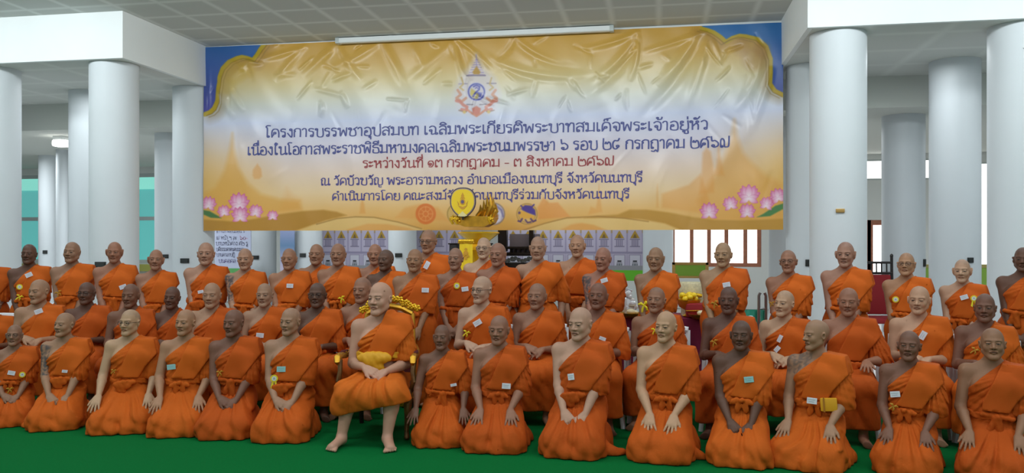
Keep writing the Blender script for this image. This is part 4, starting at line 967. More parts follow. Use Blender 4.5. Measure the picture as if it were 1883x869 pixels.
def make_banner():
    nx, nz = 1240, 400
    U, V = np.meshgrid(np.linspace(0, 1, nx + 1), np.linspace(0, 1, nz + 1), indexing='ij')
    xl, xr = b_bl.x, b_br.x
    X = xl + (xr - xl) * U; top = b_tl.z + (b_tr.z - b_tl.z) * U; bot = b_bl.z + (b_br.z - b_bl.z) * U; Z = top + (bot - top) * V
    PX, PY = photo_of(X, Z); Y = YBN - crease(PX, PY)
    v = np.stack([X, Y, Z], -1).reshape(-1, 3)
    idx = np.arange((nx + 1) * (nz + 1)).reshape(nx + 1, nz + 1)
    q = np.stack([idx[:-1, :-1], idx[1:, :-1], idx[1:, 1:], idx[:-1, 1:]], -1).reshape(-1, 4)
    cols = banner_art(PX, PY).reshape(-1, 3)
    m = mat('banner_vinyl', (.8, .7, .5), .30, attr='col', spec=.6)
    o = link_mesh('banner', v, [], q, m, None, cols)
    tag(o, 'wide golden vinyl banner with blue scalloped corners and lines of lettering', 'banner')
    ink_b = mat('ink_blue', srgb(70, 78, 146), .4); ink_r = mat('ink_red', srgb(160, 62, 66), .4); ink_v = mat('ink_violet', srgb(80, 74, 146), .4)
    lines = [("โครงการบรรพชาอุปสมบท เฉลิมพระเกียรติพระบาทสมเด็จพระเจ้าอยู่หัว", 488, 252.5, 1303, 237.5, 15.5, ink_b),
             ("เนื่องในโอกาสพระราชพิธีมหามงคลเฉลิมพระชนมพรรษา ๖ รอบ ๒๘ กรกฎาคม ๒๕๖๗", 455, 285.0, 1343, 270.5, 15.5, ink_b),
             ("ระหว่างวันที่ ๑๓ กรกฎาคม - ๓ สิงหาคม ๒๕๖๗", 667, 308.5, 1130, 303.5, 13.5, ink_r),
             ("ณ วัดบัวขวัญ พระอารามหลวง อำเภอเมืองนนทบุรี จังหวัดนนทบุรี", 590, 340.5, 1182, 334.0, 13.2, ink_v),
             ("ดำเนินการโดย คณะสงฆ์จังหวัดนนทบุรีร่วมกับจังหวัดนนทบุรี", 611, 368.0, 1158, 364.0, 12.6, ink_v)]
    for txt, x0, y0, x1, y1, h, ink in lines:
        st, adv = strokes_of(txt); pts = []
        A, B = on_banner(x0, y0), on_banner(x1, y1); hz_ = h * depth_on((x0 + x1) / 2, YBN) / F_PX; sx = (B.x - A.x) / adv
        P2 = [[(A.x + x * sx, A.z + (B.z - A.z) * x / adv + y * hz_) for x, y in pl] for pl in st]
        allp = []
        mb = letter_mesh(P2, lambda x, z: (x, 0, z), .082 * hz_)
        bm = mb.bm; vs = list(bm.verts); co = np.array([w.co for w in vs]); px, py = photo_of(co[:, 0], co[:, 2]); yy = YBN - crease(px, py) - .004
        for w, y in zip(vs, yy): w.co.y = y
        mb.build('lettering', ink, o, smooth=False)
    return o
banner = make_banner()
# the white batten in front of the ceiling, and a thin rail
A, B = at(622, 73, 12.15), at(1125, 53, 11.2)
yb = 11.78; a = on_y(622, 74, yb); b = on_y(1125, 53, yb); zz = (a.z + b.z) / 2
t = thing('lamp_batten', 'long white batten lamp housing above the banner', 'lamp', ((a.x + b.x) / 2, yb, zz))
L = (b.x - a.x) / 2
mb = MB(); mb.prism([(-.05, -.035), (-.035, -.045), (.035, -.045), (.05, -.035), (.05, .03), (-.05, .03)], -L, L, axis=0); mb.build('housing', M_WHITE, t, smooth=False)
for s in (-1, 1): MB().box((s * L - .03, -.055, -.05), (s * L + .03, .055, .035), .006).build('end_cap', M_ALU, t)
for s in (-.6, .6): MB().box((s * L - .02, -.02, .03), (s * L + .02, .02, ZC - zz)).build('bracket', M_ALU, t)
# ---------------------------------------------------------------- furniture and things behind the people
M_GOLD = mat('gilt', srgb(196, 146, 44), .32, .75, noise=(14, .25)); M_GOLD2 = mat('gilt_bright', srgb(232, 184, 40), .25, .6)
M_DARKWOOD = mat('dark_wood', srgb(34, 24, 22), .35, noise=(6, .2)); M_MAROON = mat('maroon_velvet', srgb(88, 22, 28), .8)
M_YELLOW = mat('yellow_satin', srgb(240, 204, 30), .45); M_PLASTIC = mat('white_plastic', srgb(222, 222, 226), .4)
M_REDCLOTH = mat('red_cloth', srgb(150, 26, 34), .75); M_MAGENTA = mat('magenta_cloth', srgb(128, 20, 66), .7, noise=(3, .12)); M_STEEL = mat('steel_tube', srgb(170, 176, 178), .3, .8)

# plastic chair, made once with its parts and copied for everyone seated
def plastic_chair():
    r = thing('plastic_chair', 'x', 'chair', (0, 0, 0), 0, 'white plastic chairs of the seated row')
    mb = MB(); mb.box((-.22, -.22, .335), (.22, .20, .365), .012); mb.box((-.20, -.215, .305), (.20, -.195, .345), .006); mb.build('seat', M_PLASTIC, r)
    mb = MB()
    def bk(u, v):
        x = (u - .5) * .50 * (1 - .04 * v); return (x, .19 + .09 * v - .12 * x * x, .36 + .50 * v)
    for i in range(6):                                            # upright slats with slots between
        u = .06 + .88 * i / 5
        mb.tube([bk(u, v) for v in np.linspace(0, .86, 6)], .017, 6)
    mb.tube([bk(u, .93 + .05 * math.sin(math.pi * u)) for u in np.linspace(0, 1, 12)], .032, 8); mb.tube([bk(u, .04) for u in np.linspace(0, 1, 8)], .02, 6)
    for u in (0.0, 1.0): mb.tube([bk(u, v) for v in np.linspace(0, .93, 6)], .022, 6)
    mb.build('backrest', M_PLASTIC, r)
    for sx in (-1, 1):
        for y0, y1 in ((-.19, -.24), (.18, .26)):
            mb = MB(); mb.tube([(sx * .20, y0, .34), (sx * .212, (y0 + y1) / 2, .17), (sx * .228, y1, 0)], [.030, .026, .022], 8); mb.build('leg', M_PLASTIC, r)
    return r
def copy_thing(root, loc, rz):
    r = root.copy(); SC.objects.link(r); r.location = loc; r.rotation_euler = (0, 0, rz)
    for ch in list(root.children):
        c = ch.copy(); SC.objects.link(c); c.parent = r
        for g in list(ch.children):
            d = g.copy(); SC.objects.link(d); d.parent = c
    return r

M_LEGGILT = mat('gilt_dark', srgb(112, 78, 38), .4, .5, noise=(18, .45))
# the gilded armchair of the one who presides
def throne(loc, rz):
    r = thing('armchair', 'gilded carved armchair with dark red upholstery and a crest of golden flowers', 'chair', loc, rz)
    mb = MB(); mb.box((-.27, -.30, .33), (.27, .24, .385), .025); mb.build('seat', M_MAROON, r)
    mb = MB(); mb.box((-.285, -.315, .275), (.285, .25, .335), .012)
    for x in np.linspace(-.24, .24, 9): mb.ball((x, -.318, .302), (.022, .010, .018), 8, 6)
    for s in (-1, 1):
        for y in np.linspace(-.25, .2, 7): mb.ball((s * .288, y, .302), (.010, .022, .018), 8, 6)
    mb.build('seat_rail', M_GOLD, r)
    mb = MB(); mb.grid(lambda u, v: ((u - .5) * .44 * (1 - .10 * v), .225 + .11 * v + .02 * math.cos((u - .5) * 3), .47 + .50 * v), 10, 10)
    g = bmesh.ops.extrude_face_region(mb.bm, geom=mb.bm.faces[:]); bmesh.ops.translate(mb.bm, vec=(0, .03, 0), verts=[v for v in g['geom'] if isinstance(v, bmesh.types.BMVert)])
    b = mb.build('backrest', M_MAROON, r)
    mb = MB()
    for s in (-1, 1): mb.tube([(s * .235, .235, .42), (s * .225, .28, .70), (s * .205, .345, .98)], [.026, .022, .024], 8)
    mb.tube([(-.205, .345, .98), (-.11, .35, 1.03), (0, .35, 1.05), (.11, .35, 1.03), (.205, .345, .98)], .028, 8)
    f = mb.build('back_frame', M_GOLD, r)
    rg = random.Random(3)
    for k in range(17):                                           # carved blossoms along the crest
        u = k / 16; x = (u - .5) * .50; z = 1.02 + .09 * math.sin(math.pi * u) + rg.uniform(-.015, .015); mb = MB()
        for j in range(5):
            a = j * 1.257 + k; mb.ball((x + .020 * math.cos(a), .325 + .012 * rg.random(), z + .020 * math.sin(a)), (.015, .011, .015), 8, 6)
        mb.ball((x, .312, z), .010, 8, 6); mb.build('carved_flower', M_GOLD2, f)
    for s in (-1, 1):
        mb = MB(); mb.tube([(s * .245, .26, .70), (s * .285, .12, .675), (s * .305, -.06, .66), (s * .315, -.20, .675), (s * .318, -.265, .665), (s * .316, -.285, .635), (s * .315, -.262, .618)], [.022, .026, .028, .028, .030, .024, .016], 10)
        for k in range(5): mb.ball((s * (.29 + .006 * k), .10 - .085 * k, .69), (.017, .020, .010), 8, 6)
        a = mb.build('armrest', M_GOLD, r)
        mb = MB(); mb.tube([(s * .300, .04, .685), (s * .312, -.10, .69), (s * .316, -.18, .693)], [.012, .020, .012], 8); mb.build('arm_pad', M_MAROON, a)
        mb = MB(); mb.tube([(s * .300, -.20, .40), (s * .318, -.235, .47), (s * .306, -.225, .55), (s * .315, -.19, .64)], [.026, .024, .020, .022], 8); mb.build('arm_post', M_LEGGILT, a)
        mb = MB(); mb.tube([(s * .262, -.285, .40), (s * .285, -.310, .33), (s * .275, -.300, .18), (s * .268, -.300, .07), (s * .275, -.318, .025), (s * .280, -.330, .012)], [.040, .038, .024, .018, .024, .016], 10)
        for j in (-1, 1): mb.tube([(s * .262 + j * .018, -.318, .36), (s * .276 + j * .012, -.326, .20), (s * .268 + j * .010, -.318, .07)], .006, 6)
        mb.ball((s * .282, -.338, .34), (.024, .014, .034), 10, 8); mb.build('leg', M_GOLD if False else M_LEGGILT, r)
        mb = MB(); mb.tube([(s * .235, .225, .40), (s * .24, .25, .2), (s * .245, .29, 0)], [.028, .022, .020], 8); mb.build('leg', M_DARKWOOD, r)
    return r

# printed cloths of a temple wall, behind everyone: the print is painted into the cloth's own colours
M_LILAC = mat('altar_backing', srgb(196, 190, 208), .7)
M_PRINT = mat('printed_cloth', (.6, .6, .6), .7, attr='col')
def temple_cloth(px0, px1, y, period, label):
    """a flat printed cloth: golden gables over barred windows, a row of niches below, a green lawn at the foot"""
    a, b = on_y(px0, 440, y), on_y(px1, 440, y); s = depth_on((px0 + px1) / 2, y) / F_PX
    Zp = lambda py: CAM_H - (py - HORIZON) * s
    n = max(1, round((px1 - px0) / period)); nx, nz = n * 26, 110
    U, V = np.meshgrid(np.linspace(0, n, nx + 1), np.linspace(412, 515, nz + 1), indexing='ij')
    u = (U % 1) * 2 - 1; C = np.tile(np.array([190., 182, 204]), (*U.shape, 1))
    def put(m_, col, w=1.): C[m_] = C[m_] * (1 - w) + np.array(col, float) * w
    L_ = np.abs(u)
    put((L_ > .86) & (V < 462), (168, 160, 188)); put(L_ > .95, (150, 140, 170), .7)
    put((V < 438) & (V > 424 + 0 * u) & (L_ < .62 * (V - 423) / 15), (178, 142, 46)); put((V < 438) & (V > 430) & (L_ < .28 * (V - 429) / 9), (120, 98, 60)); put((L_ > .9) & (V < 428) & (V > 418), (178, 142, 60), .6)
    put((V > 439) & (V < 440.5) & (L_ < .64), (128, 120, 146)); put((V > 440) & (V < 452) & (L_ < .6) & (np.abs((u * 4.2) % 1 - .5) < .22), (138, 130, 156)); put((V > 452) & (V < 453.6) & (L_ < .66), (128, 120, 146))
    put((V > 462) & (V < 466), (150, 142, 170)); put((V > 466) & (V < 488), (176, 168, 192), .6)
    put((V > 467.5) & (V < 488) & (L_ < .70), (138, 130, 158)); put((V > 469) & (V < 488) & (L_ < .62), (204, 202, 216)); 
    put((V > 478.3) & (V < 480.6) & (L_ < .30), (34, 36, 42)); put((V > 481.3) & (V < 482.6) & (L_ < .38), (34, 36, 42)); put((V > 483.2) & (V < 488) & (L_ < .32), (150, 154, 162)); put((V > 483.2) & (V < 488) & (L_ < .34) & (np.abs((u * 3.2) % 1 - .5) > .34), (40, 42, 50))
    put((V > 487) & (V < 496), (150, 150, 156)); put(V >= 496, (104, 190, 44))
    c = C / 255; c = np.where(c <= .04045, c / 12.92, ((c + .055) / 1.055) ** 2.4)
    X = a.x + (b.x - a.x) * U / n; Z = CAM_H - (V - HORIZON) * s; Y = y + .012 * np.sin(X * 5) * .6
    idx = np.arange((nx + 1) * (nz + 1)).reshape(nx + 1, nz + 1); qd = np.stack([idx[:-1, :-1], idx[1:, :-1], idx[1:, 1:], idx[:-1, 1:]], -1).reshape(-1, 4)
    r = link_mesh('printed_cloth', np.stack([X, Y, Z], -1).reshape(-1, 3), [], qd, M_PRINT, None, c.reshape(-1, 3))
    tag(r, label, 'backdrop cloth', 'printed temple wall cloths')
    for x in (a.x + .05, b.x - .05): MB().tube([(x, y + .05, 0), (x, y + .05, Zp(410))], .018, 8).build('pole', M_STEEL, r)
    MB().tube([(a.x, y + .035, Zp(412)), (b.x, y + .035, Zp(412))], .02, 8).build('top_rail', M_STEEL, r)
    return r
temple_cloth(591, 714, 18.2, 24.5, 'printed cloth of a temple wall with five golden gables, left of the altar')
temple_cloth(765, 850, 18.2, 24.5, 'printed cloth of a temple wall behind the spectacled person and yellow hanging')
temple_cloth(930, 1182, 16.6, 27, 'wide printed cloth of a temple wall with green lawn, right of the altar')

# hand-lettered sheet and the narrow blue poster
def sheet():
    y = 16.9; a, b = on_y(391, 440, y), on_y(461, 440, y); s = depth_on(425, y) / F_PX; Zp = lambda py: CAM_H - (py - HORIZON) * s
    r = MB().box((a.x, y, Zp(500)), (b.x, y + .03, Zp(412))).build('notice_sheet', mat('sheet_paper', srgb(186, 192, 216), .8), None, smooth=False)
    tag(r, 'pale blue sheet of handwritten lines hanging below the banner left end', 'notice')
    ink = mat('marker_ink', srgb(112, 112, 146), .7); pink = mat('marker_pink', srgb(226, 96, 140), .7)
    def write(txt, x0, y0, x1, h, m):
        st, adv = strokes_of(txt); A = on_y(x0, y0, y); B = on_y(x1, y0, y); sx = (B.x - A.x) / adv
        letter_mesh([[(A.x + p * sx, A.z + q * h * s) for p, q in pl] for pl in st], lambda x, z: (x, y - .004, z), .055 * h * s).build('lettering', m, r, smooth=False)
    write('ษ กนท ตอนฆอน ร', 397, 427.5, 450, 4.5, ink); write('๗ หน้า ๆ ละ', 398, 440, 436, 5.5, ink); write('๖๐-', 441, 440.5, 456, 6, pink)
    write('บานหน้าต่าง ๔๒ รู'.replace('๔', '๕'), 397, 450.5, 456, 6, ink); write('บดีธรรมดาดนดนนนด', 398, 461, 448, 5.5, ink); write('บานศาลาปฏิ'.replace('ศ', 'ค').replace('ฏ', 'ฎ'), 398, 471, 432, 5.5, ink); write('บนดอดล', 402, 482.5, 434, 6, mat('marker_violet', srgb(110, 90, 160), .7))
    MB().box((a.x, y - .006, Zp(502)), (b.x, y + .02, Zp(493))).build('green_edge', mat('green_edge', srgb(90, 160, 90), .7), r, smooth=False)
    for x in (a.x + .04, b.x - .04): MB().tube([(x, y + .05, 0), (x, y + .05, Zp(410))], .018, 8).build('pole', M_STEEL, r)
    y = 17.2; a, b = on_y(515, 440, y), on_y(541, 440, y)
    s = depth_on(528, y) / F_PX
    m = mat('poster_blue', srgb(128, 148, 190), .6); N, Lk = nodes_of(m); bn = N['Principled BSDF']; g = N.new('ShaderNodeNewGeometry'); sp = N.new('ShaderNodeSeparateXYZ'); Lk.new(g.outputs['Position'], sp.inputs[0])
    rp = N.new('ShaderNodeValToRGB'); mr = N.new('ShaderNodeMapRange'); mr.inputs[1].default_value = 1.0; mr.inputs[2].default_value = 1.85; Lk.new(sp.outputs['Z'], mr.inputs[0]); Lk.new(mr.outputs[0], rp.inputs[0])
    for e, c in zip(rp.color_ramp.elements, (srgb(196, 186, 210), srgb(150, 160, 200))): e.color = (*c, 1)
    e = rp.color_ramp.elements.new(.6); e.color = (*srgb(104, 138, 176), 1); Lk.new(rp.outputs[0], bn.inputs['Base Color'])
    r = MB().box((a.x, y, .95), (b.x, y + .03, Zp(414) if False else CAM_H - (414 - HORIZON) * s)).build('poster', m, None, smooth=False)
    tag(r, 'narrow blue and lilac poster between two far columns under the banner', 'poster')
    for x in (a.x + .04, b.x - .04): MB().tube([(x, y + .05, 0), (x, y + .05, 1.9)], .018, 8).build('pole', M_STEEL, r)
sheet()

# ---- talipot fan on its gilded stand before the banner
def fan_stand():
    y = 11.3; c = on_y(880, 440, y); s = depth_on(880, y) / F_PX; Zp = lambda py: CAM_H - (py - HORIZON) * s; Xp = lambda px: on_y(px, 440, y).x
    r = thing('gilded_stand', 'ornate gilded pedestal stand with carved naga tray in front of the banner', 'stand', (c.x, y, 0))
    L = lambda px, py, dy=0: (Xp(px) - c.x, dy, Zp(py))
    mb = MB(); mb.lathe([(.26, 0), (.28, .06), (.20, .12), (.14, .22), (.12, .5), (.16, .8), (.10, 1.1), (.15, 1.35), (.20, 1.50), (.13, 1.58), (.17, 1.64), (.30, 1.74), (.28, 1.76), (.05, 1.76)], (0, 0, 0), 28)
    mb.build('pedestal', M_GOLD2, r)
    mb = MB(); mb.prism([L(834, 398)[::2], L(838, 405)[::2], L(846, 412)[::2], L(860, 417)[::2], L(895, 417)[::2], L(908, 410)[::2], L(913, 400)[::2], L(905, 398)[::2], L(840, 397)[::2]], -.16, .16); mb.build('tray', M_GOLD, r)
    mb = MB()                                                      # flame finials rising at the right, scrolls at the left
    for i, (px, py, h) in enumerate(((884, 398, 30), (890, 396, 36), (896, 396, 40), (901, 398, 36), (906, 400, 26), (878, 398, 22))):
        a = L(px, py); b = L(px + 6, py - h); m_ = L(px + 8, py - h * .45)
        mb.tube([(a[0], -.02 * (i % 3), a[2]), (m_[0], -.05, m_[2]), (b[0], -.02, b[2])], [.030, .034, .004], 8)
    mb.build('flame_carving', M_GOLD, r)
    for px in (838, 846, 907):
        mb = MB(); a = L(px, 404)
        for k in range(7): mb.ball((a[0] + .030 * math.cos(k * .9), -.17 - .01 * (k % 2), a[2] + .026 * math.sin(k * .9) + .01 * k - .02), .020, 8, 6)
        mb.tube([(a[0], -.16, a[2] - .06), (a[0] - .03, -.18, a[2]), (a[0] + .01, -.17, a[2] + .07)], [.02, .022, .006], 8); mb.build('scroll_carving', M_GOLD2, r)
    # fan
    f = thing('ceremonial_fan', 'yellow ceremonial fan with violet rim standing on the gilded stand', 'fan', (Xp(858), y - .22, Zp(398)))
    cx, cz = 0.0, Zp(373) - Zp(398)
    def outline(k):
        pts = []
        for t in np.linspace(0, 2 * math.pi, 48, endpoint=False):
            w = 23.5 if math.sin(t) > 0 else 23.5 * (1 - .30 * math.sin(-t) ** 2); c_, s_ = math.cos(t), math.sin(t); e_ = .78 if s_ > 0 else .95; pts.append((cx + k * 24 * s * math.copysign(abs(c_) ** e_, c_) * (1 - .22 * max(0, -s_) ** 1.5), cz + k * 27 * s * math.copysign(abs(s_) ** e_, s_)))
        return pts
    MB().prism(outline(1.0), -.006, .016).build('rim', mat('fan_rim', srgb(70, 58, 74), .6), f)
    MB().prism(outline(.93), -.012, .010).build('piping', mat('fan_piping', srgb(170, 150, 140), .6), f, smooth=False)
    p = MB().prism(outline(.87), -.020, .008).build('panel', M_YELLOW, f, smooth=False)
    em = mat('fan_emblem', srgb(206, 150, 40), .5); mb = MB()
    e = lambda px, py: ((px - 858) * s, cz - (py - 373) * s)
    mb.prism([e(855, 362), e(858, 355), e(861, 362)], -.025, -.019); mb.prism([e(853, 366), e(858, 361), e(863, 366)], -.026, -.019)
    mb.prism([(e(858, 372)[0] + 5 * s * math.cos(a), e(858, 372)[1] + 5.5 * s * math.sin(a)) for a in np.linspace(0, 2 * math.pi, 14, endpoint=False)], -.025, -.019); mb.prism([e(849, 378), e(858, 381), e(867, 378), e(862, 384), e(858, 386), e(854, 384)], -.025, -.019)
    mb.prism([e(848, 370), e(852, 376), e(850, 379)], -.025, -.019); mb.prism([e(868, 370), e(866, 379), e(864, 376)], -.025, -.019); mb.build('emblem', em, p, smooth=False)
    mb = MB(); mb.prism([(e(858, 372)[0] + 3 * s * math.cos(a), e(858, 372)[1] + 3.2 * s * math.sin(a)) for a in np.linspace(0, 2 * math.pi, 12, endpoint=False)], -.028, -.024); mb.build('roundel', mat('fan_roundel', srgb(96, 84, 120), .5), p, smooth=False)
    mb = MB(); mb.prism([e(849, 397), e(854, 393), e(858, 389), e(862, 393), e(867, 397), e(862, 398.5), e(854, 398.5)], -.030, -.016); mb.build('crown_motif', mat('fan_motif', srgb(228, 214, 150), .5), f, smooth=False)
    MB().tube([(0, .0, -.05), (0, .0, cz)], .014, 10).build('handle', M_DARKWOOD, f)
    # yellow hanging with emblem below the stand
    y2 = 10.95; s2 = depth_on(857, y2) / F_PX; a, b = on_y(845, 440, y2), on_y(869, 440, y2); z = lambda py: CAM_H - (py - HORIZON) * s2
    h = thing('yellow_hanging', 'small yellow satin banner with a gold crest below the ceremonial fan', 'hanging', ((a.x + b.x) / 2, y2, 0)); w = (b.x - a.x) / 2
    MB().grid(lambda u, v: ((u - .5) * 2 * w, .006 * math.sin(u * 9), z(446) + (z(500) - z(446)) * v), 14, 10).build('cloth', M_YELLOW, h)
    MB().tube([(-w - .02, 0, z(446)), (w + .02, 0, z(446))], .012, 8).build('rod', M_GOLD, h); MB().tube([(0, .02, 0), (0, .02, z(446))], .014, 8).build('pole', M_GOLD, h)
    mb = MB()
    for cx_, cz_, rr in ((0, 465, 4.5), (0, 458, 2.6), (-.03, 470, 2.4), (.03, 470, 2.4), (0, 474, 3)): mb.prism([(cx_ + rr * s2 * math.cos(t), z(cz_) + rr * s2 * math.sin(t)) for t in np.linspace(0, 2 * math.pi, 12, endpoint=False)], -.016, -.010)
    mb.build('crest', em, h, smooth=False)
    mb = MB()
    for k in range(9): mb.ball((-w + k * w / 4, -.005, z(443)), (.022, .02, .03), 8, 6)
    mb.build('garland', M_GOLD2, h)
fan_stand()

# ---- dark carved altar furniture under the banner
def altar():
    y = 13.6; s = depth_on(940, y) / F_PX; X = lambda px: on_y(px, 440, y).x; Z = lambda py: CAM_H - (py - HORIZON) * s; c = X(945)
    r = thing('altar_table', 'black carved altar stand with white-backed balusters under the banner', 'altar', (c, y, 0)); x = lambda px: X(px) - c
    for px, w in ((925, 8), (978, 4)): MB().box((x(px - w), -.08, Z(462)), (x(px + w), .08, Z(418)), .01).build('post', M_DARKWOOD, r)
    mb = MB(); mb.box((x(917), -.10, Z(457.5)), (x(995), .10, Z(453)), .01); mb.box((x(917), -.10, Z(470)), (x(995), .10, Z(463.5)), .01)
    for px in (940, 948, 957, 966, 975): mb.box((x(px - 1.1), -.05, Z(464)), (x(px + 1.1), .05, Z(457))); mb.ball((x(px), 0, Z(460)), (.016, .016, .02), 8, 6)
    mb.build('balustrade', M_DARKWOOD, r)
    MB().box((x(936), .06, Z(464)), (x(992), .08, Z(430))).build('back_panel', M_LILAC, r, smooth=False)
    mb = MB(); mb.box((x(905), -.30, 0), (x(1000), .30, Z(482)), .02); mb.build('body', M_DARKWOOD, r)
    car = mat('carving_silver', srgb(112, 116, 116), .4, .4); mb = MB()
    for k in range(11):
        px = 930 + k * 6; zc = Z(476 + 2.5 * math.sin(k * 1.3)); mb.ball((x(px), -.31, zc), (.040, .02, .028), 10, 6); mb.tube([(x(px) + .03 * math.cos(a), -.32, zc + .03 * math.sin(a)) for a in np.linspace(0, 5, 9)], .008, 5)
    mb.build('carving', car, r)
    # low dark cabinets either side of the yellow hanging
    for i, (p0, p1, lab) in enumerate(((832, 846, 'dark cabinet left of the yellow hanging, mostly behind a standing person'), (869, 900, 'dark cabinet with a pale shelf right of the yellow hanging'))):
        y3 = 12.6; a, b = on_y(p0, 440, y3), on_y(p1, 440, y3); s3 = depth_on(860, y3) / F_PX; zz = CAM_H - (449 - HORIZON) * s3
        q = thing('cabinet', lab, 'cabinet', ((a.x + b.x) / 2, y3, 0)); w = (b.x - a.x) / 2
        MB().box((-w, -.2, 0), (w, .2, zz), .008).build('body', M_DARKWOOD, q); MB().box((-w + .02, -.215, zz - .22), (w - .02, -.19, zz - .12)).build('drawer', mat('cabinet_shelf', srgb(120, 122, 126), .5), q, smooth=False); MB().box((-w - .015, -.22, zz), (w + .015, .22, zz + .02), .005).build('top', M_DARKWOOD, q)
altar()

# ---- table with magenta cloth, offerings on it, behind the seated row
def offerings():
    y0 = 8.9; a = on_y(1128, 440, y0); b = on_y(1335, 440, y0); zt = .80; c = (a.x + b.x) / 2; w = (b.x - a.x) / 2
    t = thing('offering_table', 'table under a magenta cloth behind the seated row, right of centre', 'table', (c, y0 + .35, 0))
    MB().box((-w, -.33, zt - .03), (w, .33, zt), .006).build('tabletop', M_DARKWOOD, t)
    for sx in (-1, 1):
        for sy in (-1, 1): MB().box((sx * (w - .08) - .025, sy * .28 - .025, 0), (sx * (w - .08) + .025, sy * .28 + .025, zt - .03)).build('leg', M_DARKWOOD, t)
    mb = MB(); mb.grid(lambda u, v: (-w - .012 + (2 * w + .024) * u, -.345 - .018 * v - .014 * v * math.sin(u * 60) , zt + .006 - (.72) * v), 120, 8)
    mb.grid(lambda u, v: (-w - .012 + (2 * w + .024) * u, -.345 + .69 * v, zt + .006), 8, 2)
    cl = mb.build('tablecloth', M_MAGENTA); cl.location = t.location; tag(cl, 'magenta cloth hanging in pleats over the offering table', 'tablecloth')
    def onto(name, label, cat, px, mk, dy=.2):
        p = on_y(px, 440, y0 + dy); r = thing(name, label, cat, (p.x, y0 + dy, zt + .006)); mk(r); return r
    def bowl(r):
        MB().lathe([(.05, 0), (.07, .015), (.03, .04), (.03, .07), (.10, .11), (.14, .19), (.135, .19), (.09, .115), (.01, .09)], n=28, closed=False).build('bowl', M_GOLD2, r)
        mb = MB()
        for k in range(9): mb.ball((.07 * math.cos(k * .7), .07 * math.sin(k * .7), .20 + .02 * (k % 3)), (.035, .035, .03), 8, 6)
        mb.build('contents', M_YELLOW, r)
    onto('gold_bowl', 'gold footed bowl on the magenta table beside a red sleeve cushion', 'bowl', 1266, bowl)
    wrap = mat('clear_wrap', srgb(225, 226, 230), .12, .35)
    def packet(r):
        rg = random.Random(5); mb = MB(); mb.box((-.10, -.06, 0), (.10, .06, .20), .03)
        for k in range(14): mb.ball((rg.uniform(-.09, .09), rg.uniform(-.06, .02), rg.uniform(.03, .26)), (rg.uniform(.02, .05), .02, rg.uniform(.02, .04)), 6, 5)
        mb.tube([(0, 0, .18), (.01, 0, .26), (.03, 0, .30)], [.05, .02, .05], 8); mb.build('wrapping', wrap, r); MB().box((-.085, -.05, .005), (.085, .05, .16)).build('packet', M_GOLD, r)
    onto('wrapped_packet', 'shiny clear-wrapped packet on the magenta table between two standing people', 'packet', 1151, packet)
    def cushion(r):
        mb = MB(); mb.box((-.13, -.09, 0), (.13, .09, .16), .05); mb.build('cushion_body', M_REDCLOTH, r); MB().tube([(-.13, -.092, .08), (0, -.096, .085), (.13, -.092, .08)], .006, 6).build('piping', M_GOLD, r)
    onto('red_cushion', 'plump red cushion on the magenta table near the gold bowl', 'cushion', 1283, cushion, .12)
    def tray(r):
        MB().lathe([(.09, 0), (.10, .01), (.13, .03), (.14, .05), (.13, .05), (.09, .02)], n=28).build('tray_body', M_GOLD, r)
        mb = MB(); mb.ball((0, 0, .06), (.05, .04, .03), 10, 8); mb.ball((.05, .02, .055), (.03, .03, .02), 8, 6); mb.build('offering', mat('cream', srgb(226, 214, 180), .6), r)
    onto('gold_tray', 'small gold tray near the left end of the magenta table', 'tray', 1160, tray, .05)
    onto('gold_tray', 'small gold tray at the right part of the magenta table', 'tray', 1290, tray, .02)
    # teal bag and steel stand
    p = on_y(1388, 440, 8.75); r = thing('plastic_bag', 'teal and white plastic bag beside the steel stand', 'bag', (p.x, 8.75, 0))
    mb = MB(); mb.grid(lambda u, v: ((u - .5) * .26 * (1 - .15 * v) + .01 * math.sin(v * 14), -.06 * math.sin(math.pi * u) + .012 * math.sin(u * 22 + v * 9), .46 + .46 * v), 18, 18); mb.grid(lambda u, v: ((u - .5) * .26 * (1 - .15 * v), .06 * math.sin(math.pi * u), .46 + .46 * v), 18, 18); mb.build('bag_body', mat('teal_plastic', srgb(60, 178, 150), .3), r)
    mb = MB(); mb.ball((.03, -.07, .66), (.06, .012, .07), 10, 8); mb.ball((-.05, -.065, .82), (.05, .012, .05), 10, 8); mb.build('white_print', M_PLASTIC, r)
    MB().box((-.14, -.07, 0), (.14, .07, .455), .01).build('carton', M_PLASTIC, r)
    p = on_y(1402, 440, 8.6); r = thing('steel_stand', 'upright steel tube stand behind the seated row beside a teal bag', 'stand', (p.x, 8.6, 0))
    mb = MB()
    for x in (-.035, .035): mb.tube([(x, 0, 0), (x, 0, 1.08), (x * .6, .0, 1.11)], .016, 10)
    mb.build('upright', M_STEEL, r)
    mb = MB()
    for z in (.25, .6, .95): mb.tube([(-.035, 0, z), (.035, 0, z)], .012, 8)
    mb.build('rung', M_STEEL, r); MB().box((-.16, -.14, 0), (.16, .14, .03), .008).build('foot', M_STEEL, r)
    # framed green notice board on its easel
    y = 13.2; a, b = on_y(1236, 440, y), on_y(1303, 440, y); s = depth_on(1270, y) / F_PX; Z = lambda py: CAM_H - (py - HORIZON) * s
    r = thing('notice_board', 'gold framed board with a plain green panel below the bright window', 'board', ((a.x + b.x) / 2, y, 0)); w = (b.x - a.x) / 2
    mb = MB(); f = .05
    mb.box((-w, -.02, Z(511)), (-w + f, .02, Z(482)), .006); mb.box((w - f, -.02, Z(511)), (w, .02, Z(482)), .006); mb.box((-w, -.02, Z(487)), (w, .02, Z(482)), .006); mb.box((-w, -.02, Z(511)), (w, .02, Z(507)), .006); mb.build('frame', mat('board_gold', srgb(200, 160, 84), .4, .2), r)
